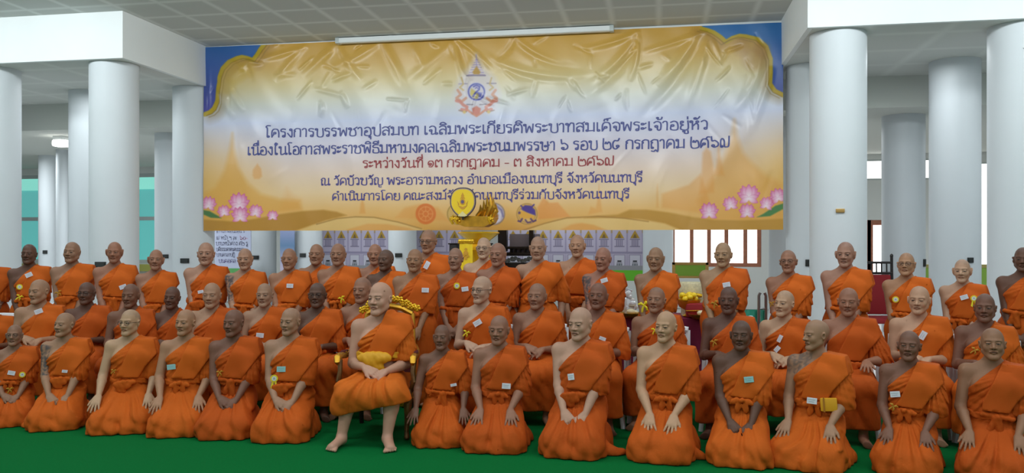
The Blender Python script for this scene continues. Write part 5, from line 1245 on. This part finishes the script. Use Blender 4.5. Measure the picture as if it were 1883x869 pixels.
    MB().box((-w + f * .5, -.012, Z(509)), (w - f * .5, .01, Z(485))).build('panel', mat('board_green', srgb(140, 186, 62), .35), r, smooth=False)
    for sx in (-1, 1): MB().tube([(sx * w * .8, .03, Z(490)), (sx * w * .85, .06, 0)], .02, 8).build('leg', M_DARKWOOD, r)
    # box of cream papers and the white stool seen between legs
    y = 9.35; p = on_y(1272, 440, y); r = thing('woven_basket', 'pale woven basket with golden bow between two standing people', 'basket', (p.x, y, zt if False else 0)); 
    MB().lathe([(.12, 0), (.12, .9), (.13, .92), (.16, 1.06), (.17, 1.16), (.165, 1.17), (.15, 1.06), (.05, .95)], n=26).build('basket_body', mat('basket_weave', srgb(206, 196, 160), .7, noise=(40, .2)), r)
    MB().tube([(-.10, -.13, 1.03), (0, -.17, 1.05), (.10, -.13, 1.03)], .02, 8).build('bow', M_GOLD2, r)
offerings()

# ---- red high-backed chairs at the far right
def red_chair(px, y, label):
    p = on_y(px, 440, y); r = thing('wooden_chair', label, 'chair', (p.x, y, 0), .1, 'red upholstered chairs at the right')
    MB().box((-.28, -.26, .42), (.28, .26, .50), .03).build('seat', M_REDCLOTH, r); MB().box((-.27, .20, .52), (.27, .25, 1.12), .03).build('backrest', M_REDCLOTH, r)
    mb = MB()
    for s in (-1, 1): mb.tube([(s * .30, .24, 0), (s * .30, .25, .7), (s * .30, .27, 1.38)], [.026, .024, .022], 8); mb.ball((s * .30, .27, 1.40), (.026, .026, .035), 8, 6)
    mb.tube([(-.30, .265, 1.30), (.30, .265, 1.30)], .018, 8); mb.tube([(-.30, .255, 1.14), (.30, .255, 1.14)], .02, 8)
    for k in range(7): mb.tube([(-.225 + .075 * k, .26, 1.14), (-.225 + .075 * k, .265, 1.30)], .011, 6)
    mb.build('back_frame', M_DARKWOOD, r)
    for s in (-1, 1):
        MB().tube([(s * .27, -.22, .44), (s * .27, -.23, 0)], .024, 8).build('leg', M_DARKWOOD, r)
        MB().tube([(s * .30, .22, .72), (s * .30, -.2, .70), (s * .28, -.23, .44)], .018, 8).build('armrest', M_DARKWOOD, r)
    return r
red_chair(1614, 12.9, 'red chair with dark spindled back rail, between the thick column and spectacled person')
# green low panels seen in the gaps at the right
def low_panel(px0, px1, y, py, label):
    a, b = on_y(px0, 440, y), on_y(px1, 440, y); z = on_y(px0, py, y).z
    r = thing('low_panel', label, 'panel', ((a.x + b.x) / 2, y, 0)); w = (b.x - a.x) / 2
    MB().box((-w, -.02, .05), (w, .02, z), .005).build('board', mat('panel_green', srgb(150, 190, 70), .5), r); MB().box((-w, -.03, z), (w, .03, z + .06), .005).build('top_rail', mat('panel_rail', srgb(186, 170, 96), .5), r)
    for s in (-1, 1): MB().box((s * w * .8 - .03, -.1, 0), (s * w * .8 + .03, .1, .05)).build('foot', M_DARKWOOD, r)
low_panel(1690, 1735, 15.5, 492, 'low green panel in the gap between two right-hand columns')
low_panel(1795, 1830, 15.2, 492, 'low green panel by the bright slit beside the cracked column')
# ceiling lamp and air grille in the far room at the left
p = at(113, 268, 15.6); r = thing('ceiling_light', 'lit square ceiling light seen between two left columns', 'ceiling light', (p.x, p.y, 0))
MB().box((-.11, -.11, ZF - .08), (.11, .11, ZF), .02).build('housing', M_WHITE, r); MB().box((-.125, -.125, ZF - .20), (.125, .125, ZF - .07), .05).build('diffuser', mat('lamp_glow', (1, 1, 1), .3, emit=((1, .99, .95), 6)), r)
area('ceiling_light_glow', (p.x, p.y, ZF - .24), (.5, .5), 35)
p = at(88, 307, 21.0); r = thing('air_grille', 'dark slotted air grille in the far ceiling at left', 'vent', (p.x, 19.2, ZF))
MB().box((-.55, -.22, -.03), (.55, .22, 0), .006).build('frame', M_ALU, r)
mb = MB(); mb.box((-.50, -.18, -.034), (.50, .18, -.029)); mb.build('opening', mat('grille_dark', (.02, .022, .02), .6), r)
mb = MB()
for k in range(5): mb.box((-.50, -.15 + .07 * k, -.046), (.50, -.135 + .07 * k, -.034))
mb.build('slat', mat('grille_slat', srgb(120, 120, 110), .5), r, smooth=False)
# ---------------------------------------------------------------- the people
def cloth(name, col, rough):
    """cotton robe cloth: a fine weave and soft crumples"""
    m = mat(name, col, rough, noise=(7, .06), bump=(260, .10), spec=.2); N, L = nodes_of(m); b = N['Principled BSDF']
    tc = N.new('ShaderNodeTexCoord'); mp = N.new('ShaderNodeMapping'); mp.inputs['Scale'].default_value = (1.5, 1.2, .8); mp.inputs['Rotation'].default_value = (.2, .6, .3); L.new(tc.outputs['Object'], mp.inputs[0])
    n = N.new('ShaderNodeTexNoise'); n.inputs['Scale'].default_value = 8; n.inputs['Detail'].default_value = 3; n.inputs['Distortion'].default_value = 1.4; L.new(mp.outputs[0], n.inputs['Vector'])
    bp = N.new('ShaderNodeBump'); bp.inputs['Strength'].default_value = .30; bp.inputs['Distance'].default_value = .02; L.new(n.outputs[0], bp.inputs['Height'])
    old = b.inputs['Normal'].links[0].from_node; L.new(bp.outputs[0], old.inputs['Normal']); return m
ROBES = [cloth('robe_cloth_%s' % n, srgb(*c), .78) for n, c in (('a', (190, 86, 20)), ('b', (182, 79, 18)), ('c', (196, 92, 22)))]
SMOOTH = [mat('shoulder_cloth_%s' % n, srgb(*c), .75, noise=(7, .05), bump=(260, .10), spec=.2) for n, c in (('a', (194, 88, 20)), ('b', (186, 81, 18)), ('c', (200, 94, 22)), ('d', (204, 96, 24)))]
M_ABBOT = cloth('robe_cloth_light', srgb(202, 100, 24), .75); M_SASHY = mat('sash_yellow', srgb(222, 160, 22), .6)
M_SKIN = mat('skin', (.4, .25, .17), .52, attr='col', spec=.35, noise=(30, .04))
M_TAG = mat('tag_white', srgb(226, 228, 236), .35); M_TEALTAG = mat('tag_teal', srgb(150, 206, 206), .35); M_TAGINK = mat('tag_ink', srgb(176, 182, 194), .5); M_RIBBON = mat('ribbon_gold', srgb(188, 138, 40), .5); M_BADGE = mat('badge_yellow', srgb(236, 214, 40), .5); M_BADGEC = mat('badge_centre', srgb(222, 228, 226), .4); M_GLASS = mat('glasses_frame', (.02, .018, .018), .35); M_SHADE = mat('dark_lens', (.02, .02, .025), .12)
TONES = {'L': (186, 146, 120), 'M': (165, 123, 97), 'N': (149, 106, 82), 'D': (122, 83, 64), 'K': (97, 65, 50)}

def project(v, mw):
    w = np.asarray(v) @ np.array(mw.to_3x3()).T + np.array(mw.translation)
    X = w[:, 0] * CT + w[:, 1] * ST; Z = -w[:, 0] * ST + w[:, 1] * CT
    return W_PX / 2 + F_PX * X / Z, HORIZON - F_PX * (w[:, 2] - CAM_H) / Z, Z

def pin(parent, allv, mw, px, py):
    """the cloth point seen at a photo pixel, in the person's own frame, and the local outward direction"""
    u, w, Z = project(allv, mw); d = np.hypot(u - px, w - py); m_ = d < 7
    if not m_.any(): return None
    i = np.where(m_)[0]; c = allv[i[np.argmin(Z[i])]]
    back = mw.inverted() @ Vector((0, 0, CAM_H)); n = Vector((back.x - c[0], back.y - c[1], .15 * (back.z - c[2]))).normalized()
    # the wanted pixel's ray at that depth
    zc = Z[i].min(); p = mw.inverted() @ at(px, py, zc)
    return np.array(p) + np.array(n) * .010, n
def card_frame(n, rot):
    n = np.array(n); up = np.array([0, 0, 1.]); x = unit(np.cross(up, n)); x = x if True else -x; y = np.cross(n, x); c, s = math.cos(math.radians(rot)), math.sin(math.radians(rot))
    return np.stack([x * c + y * s, -x * s + y * c, n], 1)
def add_tag(parent, allv, mw, px, py, rot=0, w=.075, h=.048, m=None, lines=True):
    r = pin(parent, allv, mw, px, py)
    if r is None: print('no cloth for tag', px, py); return
    p, n = r; R = card_frame(n, rot); o = MB().obox(p, (w, h, .004), R, .001).build('name_tag', m or M_TAG, parent, smooth=False)
    if lines:
        mb = MB()
        for k, ww in ((.20, .72), (-.12, .55)): mb.obox(p + R @ np.array([-.05 * w, k * h, .003]), (w * ww, h * .06, .001), R)
        mb.build('print', M_TAGINK, o, smooth=False)
    return o
def add_badge(parent, allv, mw, px, py, tails=0, r=.032):
    q = pin(parent, allv, mw, px, py)
    if q is None: print('no cloth for badge', px, py); return
    p, n = q; R = card_frame(n, 0); mb = MB(); P = lambda x, y, z=0: p + R @ np.array([x, y, z + .006])
    N = 28
    ring = [mb.bm.verts.new(P(r * (1 + .06 * (k % 2)) * math.cos(2 * math.pi * k / N), r * (1 + .06 * (k % 2)) * math.sin(2 * math.pi * k / N))) for k in range(N)]; back = [mb.bm.verts.new(P(r * math.cos(2 * math.pi * k / N), r * math.sin(2 * math.pi * k / N), -.006)) for k in range(N)]
    mb.bm.faces.new(ring); mb.bm.faces.new(back[::-1])
    for k in range(N): mb.bm.faces.new((ring[k], back[k], back[(k + 1) % N], ring[(k + 1) % N]))
    o = mb.build('rosette', M_BADGE, parent, smooth=False)
    mb = MB(); c = [mb.bm.verts.new(P(r * .66 * math.cos(2 * math.pi * k / 20), r * .66 * math.sin(2 * math.pi * k / 20), .003)) for k in range(20)]; mb.bm.faces.new(c); mb.build('centre', M_BADGEC, o, smooth=False)
    mb = MB(); mb.obox(P(0, -.002, .005), (r * .6, r * .10, .001), R); mb.obox(P(0, r * .22, .005), (r * .4, r * .10, .001), R); mb.build('print', mat('badge_print', srgb(96, 128, 120), .5) if 'badge_print' not in bpy.data.materials else bpy.data.materials['badge_print'], o, smooth=False)
    if tails:
        for s in (-1, 1):
            mb = MB(); a = tails
            mb.bm.faces.new([mb.bm.verts.new(P(*q)) for q in ((s * .002, -r * .7 * np.sign(a), -.003), (s * .018, -r * .7 * np.sign(a), -.003), (s * .030, -r - a, -.002), (s * .012, -r - a - .012 * np.sign(a), -.002))]); mb.build('ribbon_tail', M_BADGE, o, smooth=False)
    return o
def add_bow(parent, allv, mw, px, py, m=None, s=1.0, name='ribbon'):
    q = pin(parent, allv, mw, px, py)
    if q is None: print('no cloth for bow', px, py); return
    p, n = q; R = card_frame(n, (px * 7) % 50 - 25); mb = MB(); s *= .78; P = lambda x, y, z=0: p + R @ (np.array([x, y, z - .008]) * s)
    mb.tube([P(-.045, .014, .005), P(-.02, .016, .016), P(0, 0, .012), P(.022, .018, .018), P(.050, .012, .004)], [.006 * s, .015 * s, .007 * s, .016 * s, .005 * s], 8)
    mb.tube([P(0, 0, .012), P(-.018, -.03, .012), P(-.028, -.058, .004)], [.007 * s, .010 * s, .008 * s], 8); mb.tube([P(0, 0, .012), P(.016, -.026, .014), P(.018, -.05, .004)], [.007 * s, .010 * s, .008 * s], 8)
    return mb.build(name, m or M_RIBBON, parent)
def add_pouch(parent, allv, mw, px, py):
    q = pin(parent, allv, mw, px, py); p, n = q; R = card_frame(n, 4)
    o = MB().obox(p, (.125, .105, .03), R, .012).build('pouch', M_SASHY, parent); MB().obox(p + R @ np.array([-.035, 0, .017]), (.012, .11, .004), R).build('strap', mat('pouch_trim', srgb(170, 110, 24), .6), o, smooth=False)

ROW = {'kneel': lambda px: 7.50 - .00090 * px, 'sit': lambda px: 8.42 - .00092 * px, 'stand': lambda px: 9.36 - .00092 * px, 'throne': lambda px: 6.98}
TURN = {'kneel': 10, 'sit': 10, 'stand': 8, 'throne': 12}
GROUP = {'kneel': 'people kneeling in the front row', 'sit': 'people seated in the middle row', 'stand': 'people standing in the back row', 'throne': None}
chair0 = [None]
def person(pose, px, ytop, tone, label, arms='clasp', fat=1.0, belly=.15, hyaw=-18, hpitch=0, hroll=0, turn=None, dz=0, feats=(), glasses=None, tattoo=None, robe=None, seat_label='', **kw):
    Z = ROW[pose](px) + dz; loc = at(px, HORIZON, Z); loc.z = 0
    seed = int(px * 13 + ytop) % 100000; rg = random.Random(seed)
    zt = CAM_H - (ytop - HORIZON) * Z / F_PX; k = zt / TOPZ[pose]
    if not .90 <= k <= 1.10: print('SCALE', pose, px, round(k, 3))
    turn = TURN[pose] if turn is None else turn
    M = dict(seed=seed, fat=fat, belly=belly, hyaw=math.radians(hyaw), hpitch=math.radians(hpitch + rg.uniform(-3, 3)), hroll=math.radians(hroll + rg.uniform(-2, 2)), w=rg.uniform(.91, .98) * (.90 + .10 * fat), jaw=rg.uniform(.9, 1.12) * (.8 + .2 * fat), cheek=rg.uniform(.9, 1.1) * (.8 + .2 * fat), nose=rg.uniform(.92, 1.18), ear=rg.uniform(.86, 1.04), stubble=rg.uniform(.25, .6), brow=rg.uniform(.55, .95), tone=srgb(*[c * rg.uniform(.97, 1.03) for c in TONES[tone]]), arms=arms, knot=rg.choice((0, 1, 1, 2)), bow=rg.uniform(-.06, .03), waist=rg.uniform(-.015, .03), hs=rg.uniform(1.02, 1.08), tattoo=tattoo, tilt=rg.uniform(-.2, .5), neckline=rg.uniform(-.02, .04), adapt=.05)
    M['smooth_mat'] = SMOOTH[3 if pose == 'throne' else seed % 3]
    M.update(kw)
    rm = robe or ROBES[seed % 3]; sm = rm
    if pose == 'throne': rm, sm = M_ABBOT, M_SASHY
    hb, hr = (.0045, .0068) if pose in ('kneel', 'throne') else ((.0052, .0078) if pose == 'sit' else (.0056, .0085))
    b, allv, info, rig = make_person('person', pose, M, rm, sm, M_SKIN, hb, hr)
    rz = math.atan2(-loc.x, loc.y) - math.radians(turn)
    b.location = loc; b.rotation_euler = (0, 0, rz); b.scale = (k, k, k)
    tag(b, label, 'person', GROUP[pose])
    mw = Matrix.LocRotScale(loc, Matrix.Rotation(rz, 3, 'Z').to_quaternion(), Vector((k, k, k)))
    if glasses: 
        g = eyeglasses(b, info, M_GLASS)
        if glasses == 'shade':
            R, hc, hs = info['R'], info['hc'], info['hs']; mb = MB()
            for s in (-1, 1): mb.obox(hc + R @ (np.array([s * .033, -.1015, .003]) * hs), (.046 * hs, .002, .031 * hs), R, .0009)
            mb.build('lens', M_SHADE, g)
    for f in feats:
        kind, args = f[0], f[1:]
        if kind == 'tag': add_tag(b, allv, mw, *args)
        elif kind == 'teal': add_tag(b, allv, mw, *args[:2], *(args[2:] or (0,)), m=M_TEALTAG)
        elif kind == 'badge': add_badge(b, allv, mw, *args)
        elif kind == 'bow':
            a = list(args); 
            if len(a) > 2 and a[2] == 'Y': a[2] = M_BADGE
            add_bow(b, allv, mw, *a)
        elif kind == 'pouch': add_pouch(b, allv, mw, *args)
    if pose == 'sit':
        kk = min(k, 1.06); d = Matrix.Rotation(rz, 3, 'Z') @ Vector((.01, .05, 0))
        lab = seat_label
        if chair0[0] is None: c = chair0[0] = plastic_chair(); c.location = loc + d; c.rotation_euler = (0, 0, rz)
        else: c = copy_thing(chair0[0], loc + d, rz)
        c['label'] = lab; c.scale = (1, 1, .97)
    elif pose == 'throne': throne(loc + Matrix.Rotation(rz, 3, 'Z') @ Vector((0, .06, 0)), rz + math.radians(-2))
    return b

# front row, kneeling on the carpet
person('kneel', 27, 597, 'N', 'person in glasses kneeling at the left end, wearing white tag and round yellow badge', 'clasp', 1.05, .3, -6, -4, glasses='thin', feats=[('tag', 21, 685, -15), ('badge', 41, 688), ('bow', 18, 715)])
person('kneel', 120, 575, 'M', 'kneeling person with a fully tattooed bare arm, hands joined between the knees', 'grip', .93, .0, -28, -4, tattoo=['arm'], feats=[('tag', 119, 682, -10, .05, .028)], turn=16, hem=-.30)
person('kneel', 240, 569, 'L', 'kneeling person in glasses resting both palms on widely parted knees', 'thigh', .98, .1, -22, 0, glasses='thin', feats=[('bow', 209, 681, None, .7)], spread=.22, elb=.25, turn=14, kneex=.17, knot=1)
person('kneel', 342, 569, 'M', 'kneeling person with teal tag above a tied sash, palms down on thighs', 'thigh', 1.0, .1, -18, 0, feats=[('teal', 315, 674, 4)], spread=.17, turn=14, hem=.28, knot=0)
person('kneel', 431, 569, 'D', 'kneeling person with golden bow at the waist, hands joined in lap, no tag', 'clasp', .97, .1, -22, -2, feats=[('bow', 404, 684, None, .8)], turn=14, knot=2)
person('kneel', 535, 566, 'M', 'kneeling person with pale tag above a yellow ribbon rosette, hands joined in lap', 'clasp', 1.07, .3, -20, 2, feats=[('teal', 517, 678, -2), ('badge', 504, 695, .05)], turn=14, knot=1)
person('kneel', 813, 597, 'D', 'kneeling person right beside the gilded armchair, bare arms hanging outside the knees', 'thigh', .93, .0, -10, -4, feats=[('tag', 834, 707, 10, .06, .026)], spread=.23, elb=.2, turn=6, hs=1.05, dz=.05)
person('kneel', 918, 580, 'N', 'kneeling person with white tag low on the waist, open hands on thighs', 'thigh', .98, .0, -8, 0, feats=[('tag', 931, 709, -4)], spread=.13, turn=8, kneex=.16, knot=0)
person('kneel', 1068, 565, 'L', 'stout kneeling person with square white tag tucked in the sash, hands crossed low', 'grip', 1.13, .45, -18, 2, feats=[('tag', 1050, 692, 8, .05, .05)], turn=12, hem=.36, hs=1.10, knot=1)
person('kneel', 1225, 572, 'L', 'kneeling person without a tag, big gathered sash bow, spread fingers on thighs', 'thigh', 1.02, .05, -16, 2, spread=.095, elb=.55, turn=8, hs=1.04, knot=0, bow=.02, hem=.28)
person('kneel', 1363, 589, 'K', 'kneeling person with rounded teal tag on chest, fists clasped low in front', 'grip', 1.03, .1, -6, -2, feats=[('teal', 1377, 697, 8)], turn=2, hem=.33, hs=1.04)
person('kneel', 1502, 588, 'M', 'kneeling person turned aside, white tag and yellow pouch at the waist, tattooed collarbone', 'thigh', .98, .0, -42, 0, tattoo=['chest'], feats=[('tag', 1493, 736, -4), ('pouch', 1524, 743)], spread=.16, turn=14, kneex=.17, elb=.3)
person('kneel', 1672, 608, 'D', 'kneeling person with grey oval tag and striped yellow ribbon, one in from right end', 'thigh', .95, .0, -2, -4, feats=[('tag', 1646, 724, 8), ('bow', 1643, 746, None, .9)], spread=.13, turn=4, hs=1.06)
person('kneel', 1825, 603, 'N', 'kneeling person at the right end of the front row, long sash tail, no tag', 'thigh', 1.05, .15, 2, -4, spread=.16, turn=-2, hs=1.06, knot=2, bow=.03)
# the one presiding
person('throne', 700, 519, 'L', 'person seated in the gilded armchair, yellow sash, hands folded in lap, bare feet forward', 'clasp', .98, .15, -22, 2, low=.30, kneex=.16, feet=((-.21, -.44), (.13, -.46)), hs=1.10, knot=3, bow=-.02, band=.020, waist=.10, stubble=.05, turn=10)
# middle row, seated on chairs
person('sit', -12, 545, 'D', 'seated person cut off by the left edge of the photo', 'clasp', dz=0.12, seat_label='white plastic chair at the far left edge, behind the kneeling person in glasses')
person('sit', 73, 514, 'M', 'stout seated person with slanted white tag, above the tattooed-arm kneeler', 'clasp', 1.08, .3, -28, 0, feats=[('tag', 71, 572, 20)], turn=16, dz=-0.06, seat_label='white plastic chair under the stout seated person with slanted white tag')
person('sit', 160, 519, 'K', 'seated person in glasses and plain robe without tag, behind the tattooed-arm kneeler', 'clasp', 1.05, .2, -14, -2, glasses='thin', turn=12, dz=0.12, seat_label='white plastic chair under the seated person in glasses behind the tattooed-arm kneeler')
person('sit', 241, 522, 'D', 'seated person right behind the kneeling person with widely parted knees', 'clasp', .95, 0, -16, 0, dz=-0.06, seat_label='white plastic chair behind the kneeling person with widely parted knees')
person('sit', 317, 527, 'K', 'small seated person between the two stout ones, head a little lower', 'clasp', .94, .1, -12, -2, dz=0.12, seat_label='white plastic chair under the small seated person between two stout ones')
person('sit', 390, 520, 'M', 'very stout seated person with large knotted sash', 'clasp', 1.15, .5, -8, -2, hs=1.10, knot=1, dz=-0.06, seat_label='white plastic chair under the very stout seated person with knotted sash')
person('sit', 487, 521, 'M', 'seated person with a white tag low at the waist and thin neck cord', 'clasp', .95, 0, -6, 0, feats=[('tag', 478, 616, -6)], dz=0.12, seat_label='white plastic chair under the seated person with thin neck cord')
person('sit', 584, 520, 'K', 'elderly seated person in glasses behind the rosette wearer', 'clasp', .98, .1, -4, -2, glasses='thin', dz=-0.06, seat_label='white plastic chair under the elderly seated person behind the rosette wearer')
person('sit', 667, 510, 'N', 'seated person partly hidden by the gilded armchair, arm hanging straight', 'clasp', 1.0, .1, -14, 0, feats=[('tag', 650, 598, 50, .05, .03)], turn=14, dz=0.12, seat_label='white plastic chair just left of the gilded armchair, mostly hidden')
person('sit', 887, 508, 'L', 'slim seated person in glasses with tilted white tag and yellow ribbon', 'clasp', .93, 0, -20, 0, glasses='thin', feats=[('tag', 878, 593, 30), ('bow', 858, 611, 'Y', .9)], turn=16, dz=-0.06, seat_label='white plastic chair under the slim seated person with yellow ribbon')
person('sit', 988, 521, 'N', 'broad seated person with knotted sash, right of the slim one in glasses', 'clasp', 1.10, .2, -14, 0, knot=0, turn=6, dz=0.12, seat_label='white plastic chair under the broad seated person with knotted sash')
person('sit', 1100, 520, 'D', 'seated person half hidden behind the stout kneeler, white tag low', 'clasp', 1.0, .1, -8, -2, feats=[('tag', 1108, 622, -20, .06, .03)], turn=6, dz=-0.06, seat_label='white plastic chair behind the stout kneeler with square tag')
person('sit', 1207, 528, 'N', 'seated person with yellow cloth folded behind the neck and yellow fringe in front', 'clasp', 1.06, .2, -8, -2, feats=[('bow', 1204, 606, 'Y', .9)], turn=8, dz=0.12, seat_label='white plastic chair under the seated person with yellow neck cloth')
person('sit', 1340, 527, 'K', 'seated person with golden bow by the bare arm, right of the magenta table', 'clasp', 1.0, .1, -6, -4, feats=[('bow', 1313, 628, None, .9)], turn=4, dz=-0.06, seat_label='white plastic chair under the seated person right of the magenta table')
person('sit', 1443, 534, 'L', 'seated person with two white tags pinned in a vertical line', 'clasp', .98, .1, -22, 0, feats=[('tag', 1434, 622, 65, .07, .035), ('tag', 1429, 641, 50, .06, .04)], turn=8, low=.2, dz=0.12, seat_label='white plastic chair under the seated person with two white tags')
person('sit', 1560, 529, 'N', 'seated person with chin raised and plain robe, tall white column behind', 'thigh', 1.02, .1, -2, 6, turn=2, dz=-0.06, seat_label='white plastic chair under the seated person with raised chin')
person('sit', 1690, 526, 'L', 'stout pale-armed seated person with steep white tag at the chest', 'clasp', 1.08, .25, -10, 2, feats=[('tag', 1697, 616, 62)], turn=0, dz=0.12, seat_label='white plastic chair under the stout pale-armed seated person')
person('sit', 1811, 540, 'D', 'last seated person at right, steep white tag over folded golden sash', 'clasp', .98, .1, -6, -2, feats=[('tag', 1788, 618, 66, .07, .045), ('bow', 1793, 643, None, .9)], turn=-2, dz=-0.06, seat_label='white plastic chair under the last seated person at right')
# back row, standing
person('stand', -20, 452, 'D', 'standing person cut off by the left edge, only the robed shoulder showing', 'clasp')
person('stand', 54, 449, 'K', 'standing person with tilted white tag and yellow badge, teal window behind', 'clasp', .95, .1, -8, 0, feats=[('tag', 53, 505, 25, .075, .05), ('badge', 36, 527), ('bow', 36, 545, 'Y', 1.)], turn=12)
person('stand', 133, 445, 'N', 'standing person with golden ribbon under the bare arm, before a narrow column', 'clasp', 1.05, .15, -12, 0, feats=[('bow', 107, 538, None, 1.)], turn=14)
person('stand', 211, 445, 'N', 'standing person with large ears and white tag, in front of thick left column', 'clasp', .94, 0, -4, 0, feats=[('tag', 226, 527, 20)], ear=1.25)
person('stand', 287, 459, 'N', 'older standing person without tag, right of the thick left column', 'clasp', .96, .1, 2, -4, hroll=4, ear=1.2)
person('stand', 379, 446, 'M', 'stout standing person beneath the left corner of the banner', 'clasp', 1.14, .4, -2, 0, feats=[('tag', 369, 536, 10, .06, .035)], hs=1.12)
person('stand', 451, 457, 'M', 'standing person with tattooed bare shoulder, beside the handwritten sheet', 'clasp', .95, 0, -6, 0, tattoo=['arm'])
person('stand', 532, 457, 'N', 'standing person with white tag on the chest, narrow blue poster behind', 'clasp', 1.03, .2, -10, 0, feats=[('tag', 533, 525, -3)])
person('stand', 582, 449, 'N', 'standing person tucked behind two others, left end of the first temple print', 'clasp', 1.0, .1, -6, 0, dz=.55)
person('stand', 622, 448, 'N', 'standing person with yellow knot at the waist, first temple print behind', 'clasp', .98, .05, -6, 0, feats=[('bow', 628, 548, 'Y', 1.)])
person('stand', 690, 449, 'N', 'standing person whose face is half covered by the neighbour in front', 'clasp', .97, .05, -4, 0, dz=.55)
person('stand', 710, 459, 'K', 'standing person overlapping the half covered one, column with plaque behind', 'clasp', 1.0, .1, -26, -2, dz=.1)
person('stand', 763, 458, 'N', 'stout standing person with square white tag and tied bow, behind the presiding one', 'clasp', 1.10, .25, -4, 0, feats=[('tag', 782, 533, -2)], knot=0, dz=-.55)
person('stand', 788, 423, 'N', 'tall standing person in glasses at the rear with steep white tag', 'clasp', 1.02, .1, -14, 0, glasses='thin', feats=[('tag', 785, 487, 62, .085, .05)], dz=.75)
person('stand', 838, 456, 'N', 'standing person with yellow rosette hung on ribbons and a white tag', 'clasp', .98, .1, -10, 0, feats=[('badge', 840, 525, -.055), ('tag', 855, 531, 8)], knot=2, dz=-.2)
person('stand', 890, 437, 'L', 'standing person in glasses at the rear, right of the yellow hanging', 'clasp', 1.0, .1, -8, 0, glasses='thin', dz=.65)
person('stand', 916, 447, 'N', 'stout standing person with doubled sash, dark altar behind', 'clasp', 1.08, .25, -14, 0, knot=1)
person('stand', 989, 435, 'M', 'tall standing person with bare arm hanging, dark altar balustrade at left', 'side', 1.0, .05, -4, 0, knot=2, turn=4)
person('stand', 1062, 432, 'M', 'tallest rear person before the wide temple print, robe bunched at the elbow', 'clasp', .98, .05, -4, 0, dz=.6)
person('stand', 1109, 455, 'N', 'standing person with tattooed bare arm and folded white tag near the neck', 'clasp', .96, 0, -14, 0, tattoo=['arm'], feats=[('tag', 1111, 515, 18, .075, .045)])
person('stand', 1206, 455, 'N', 'standing person with large ears holding yellow cloth, right end of temple print', 'clasp', .97, .05, -4, 0, ear=1.2, feats=[('bow', 1184, 560, 'Y', 1.6)])
person('stand', 1330, 446, 'M', 'stout standing person with bright white tag in front of the bright window', 'clasp', 1.16, .35, -4, 2, feats=[('tag', 1336, 523, 12), ('bow', 1314, 557, None, 1.)], hs=1.08)
person('stand', 1450, 460, 'N', 'standing person in glasses beside the steel stand', 'clasp', 1.02, .15, -2, -2, glasses='thin', feats=[('bow', 1419, 557, None, .8)])
person('stand', 1555, 445, 'M', 'standing person in front of the thick right column with a brass plate', 'clasp', 1.06, .2, -2, 0, ear=1.15)
person('stand', 1667, 465, 'M', 'standing person in glasses with round yellow badge, red chair at the left', 'clasp', 1.05, .2, -2, -2, glasses='thin', feats=[('badge', 1647, 550)])
person('stand', 1770, 477, 'L', 'elderly standing person with shiny tag next to a yellow badge', 'clasp', .96, .1, 0, -2, ear=1.2, feats=[('tag', 1773, 546, 20), ('badge', 1791, 548, .05)])
person('stand', 1882, 455, 'K', 'standing person cut off by the right edge, arms held low', 'clasp', 1.1, .2, 4, 0)
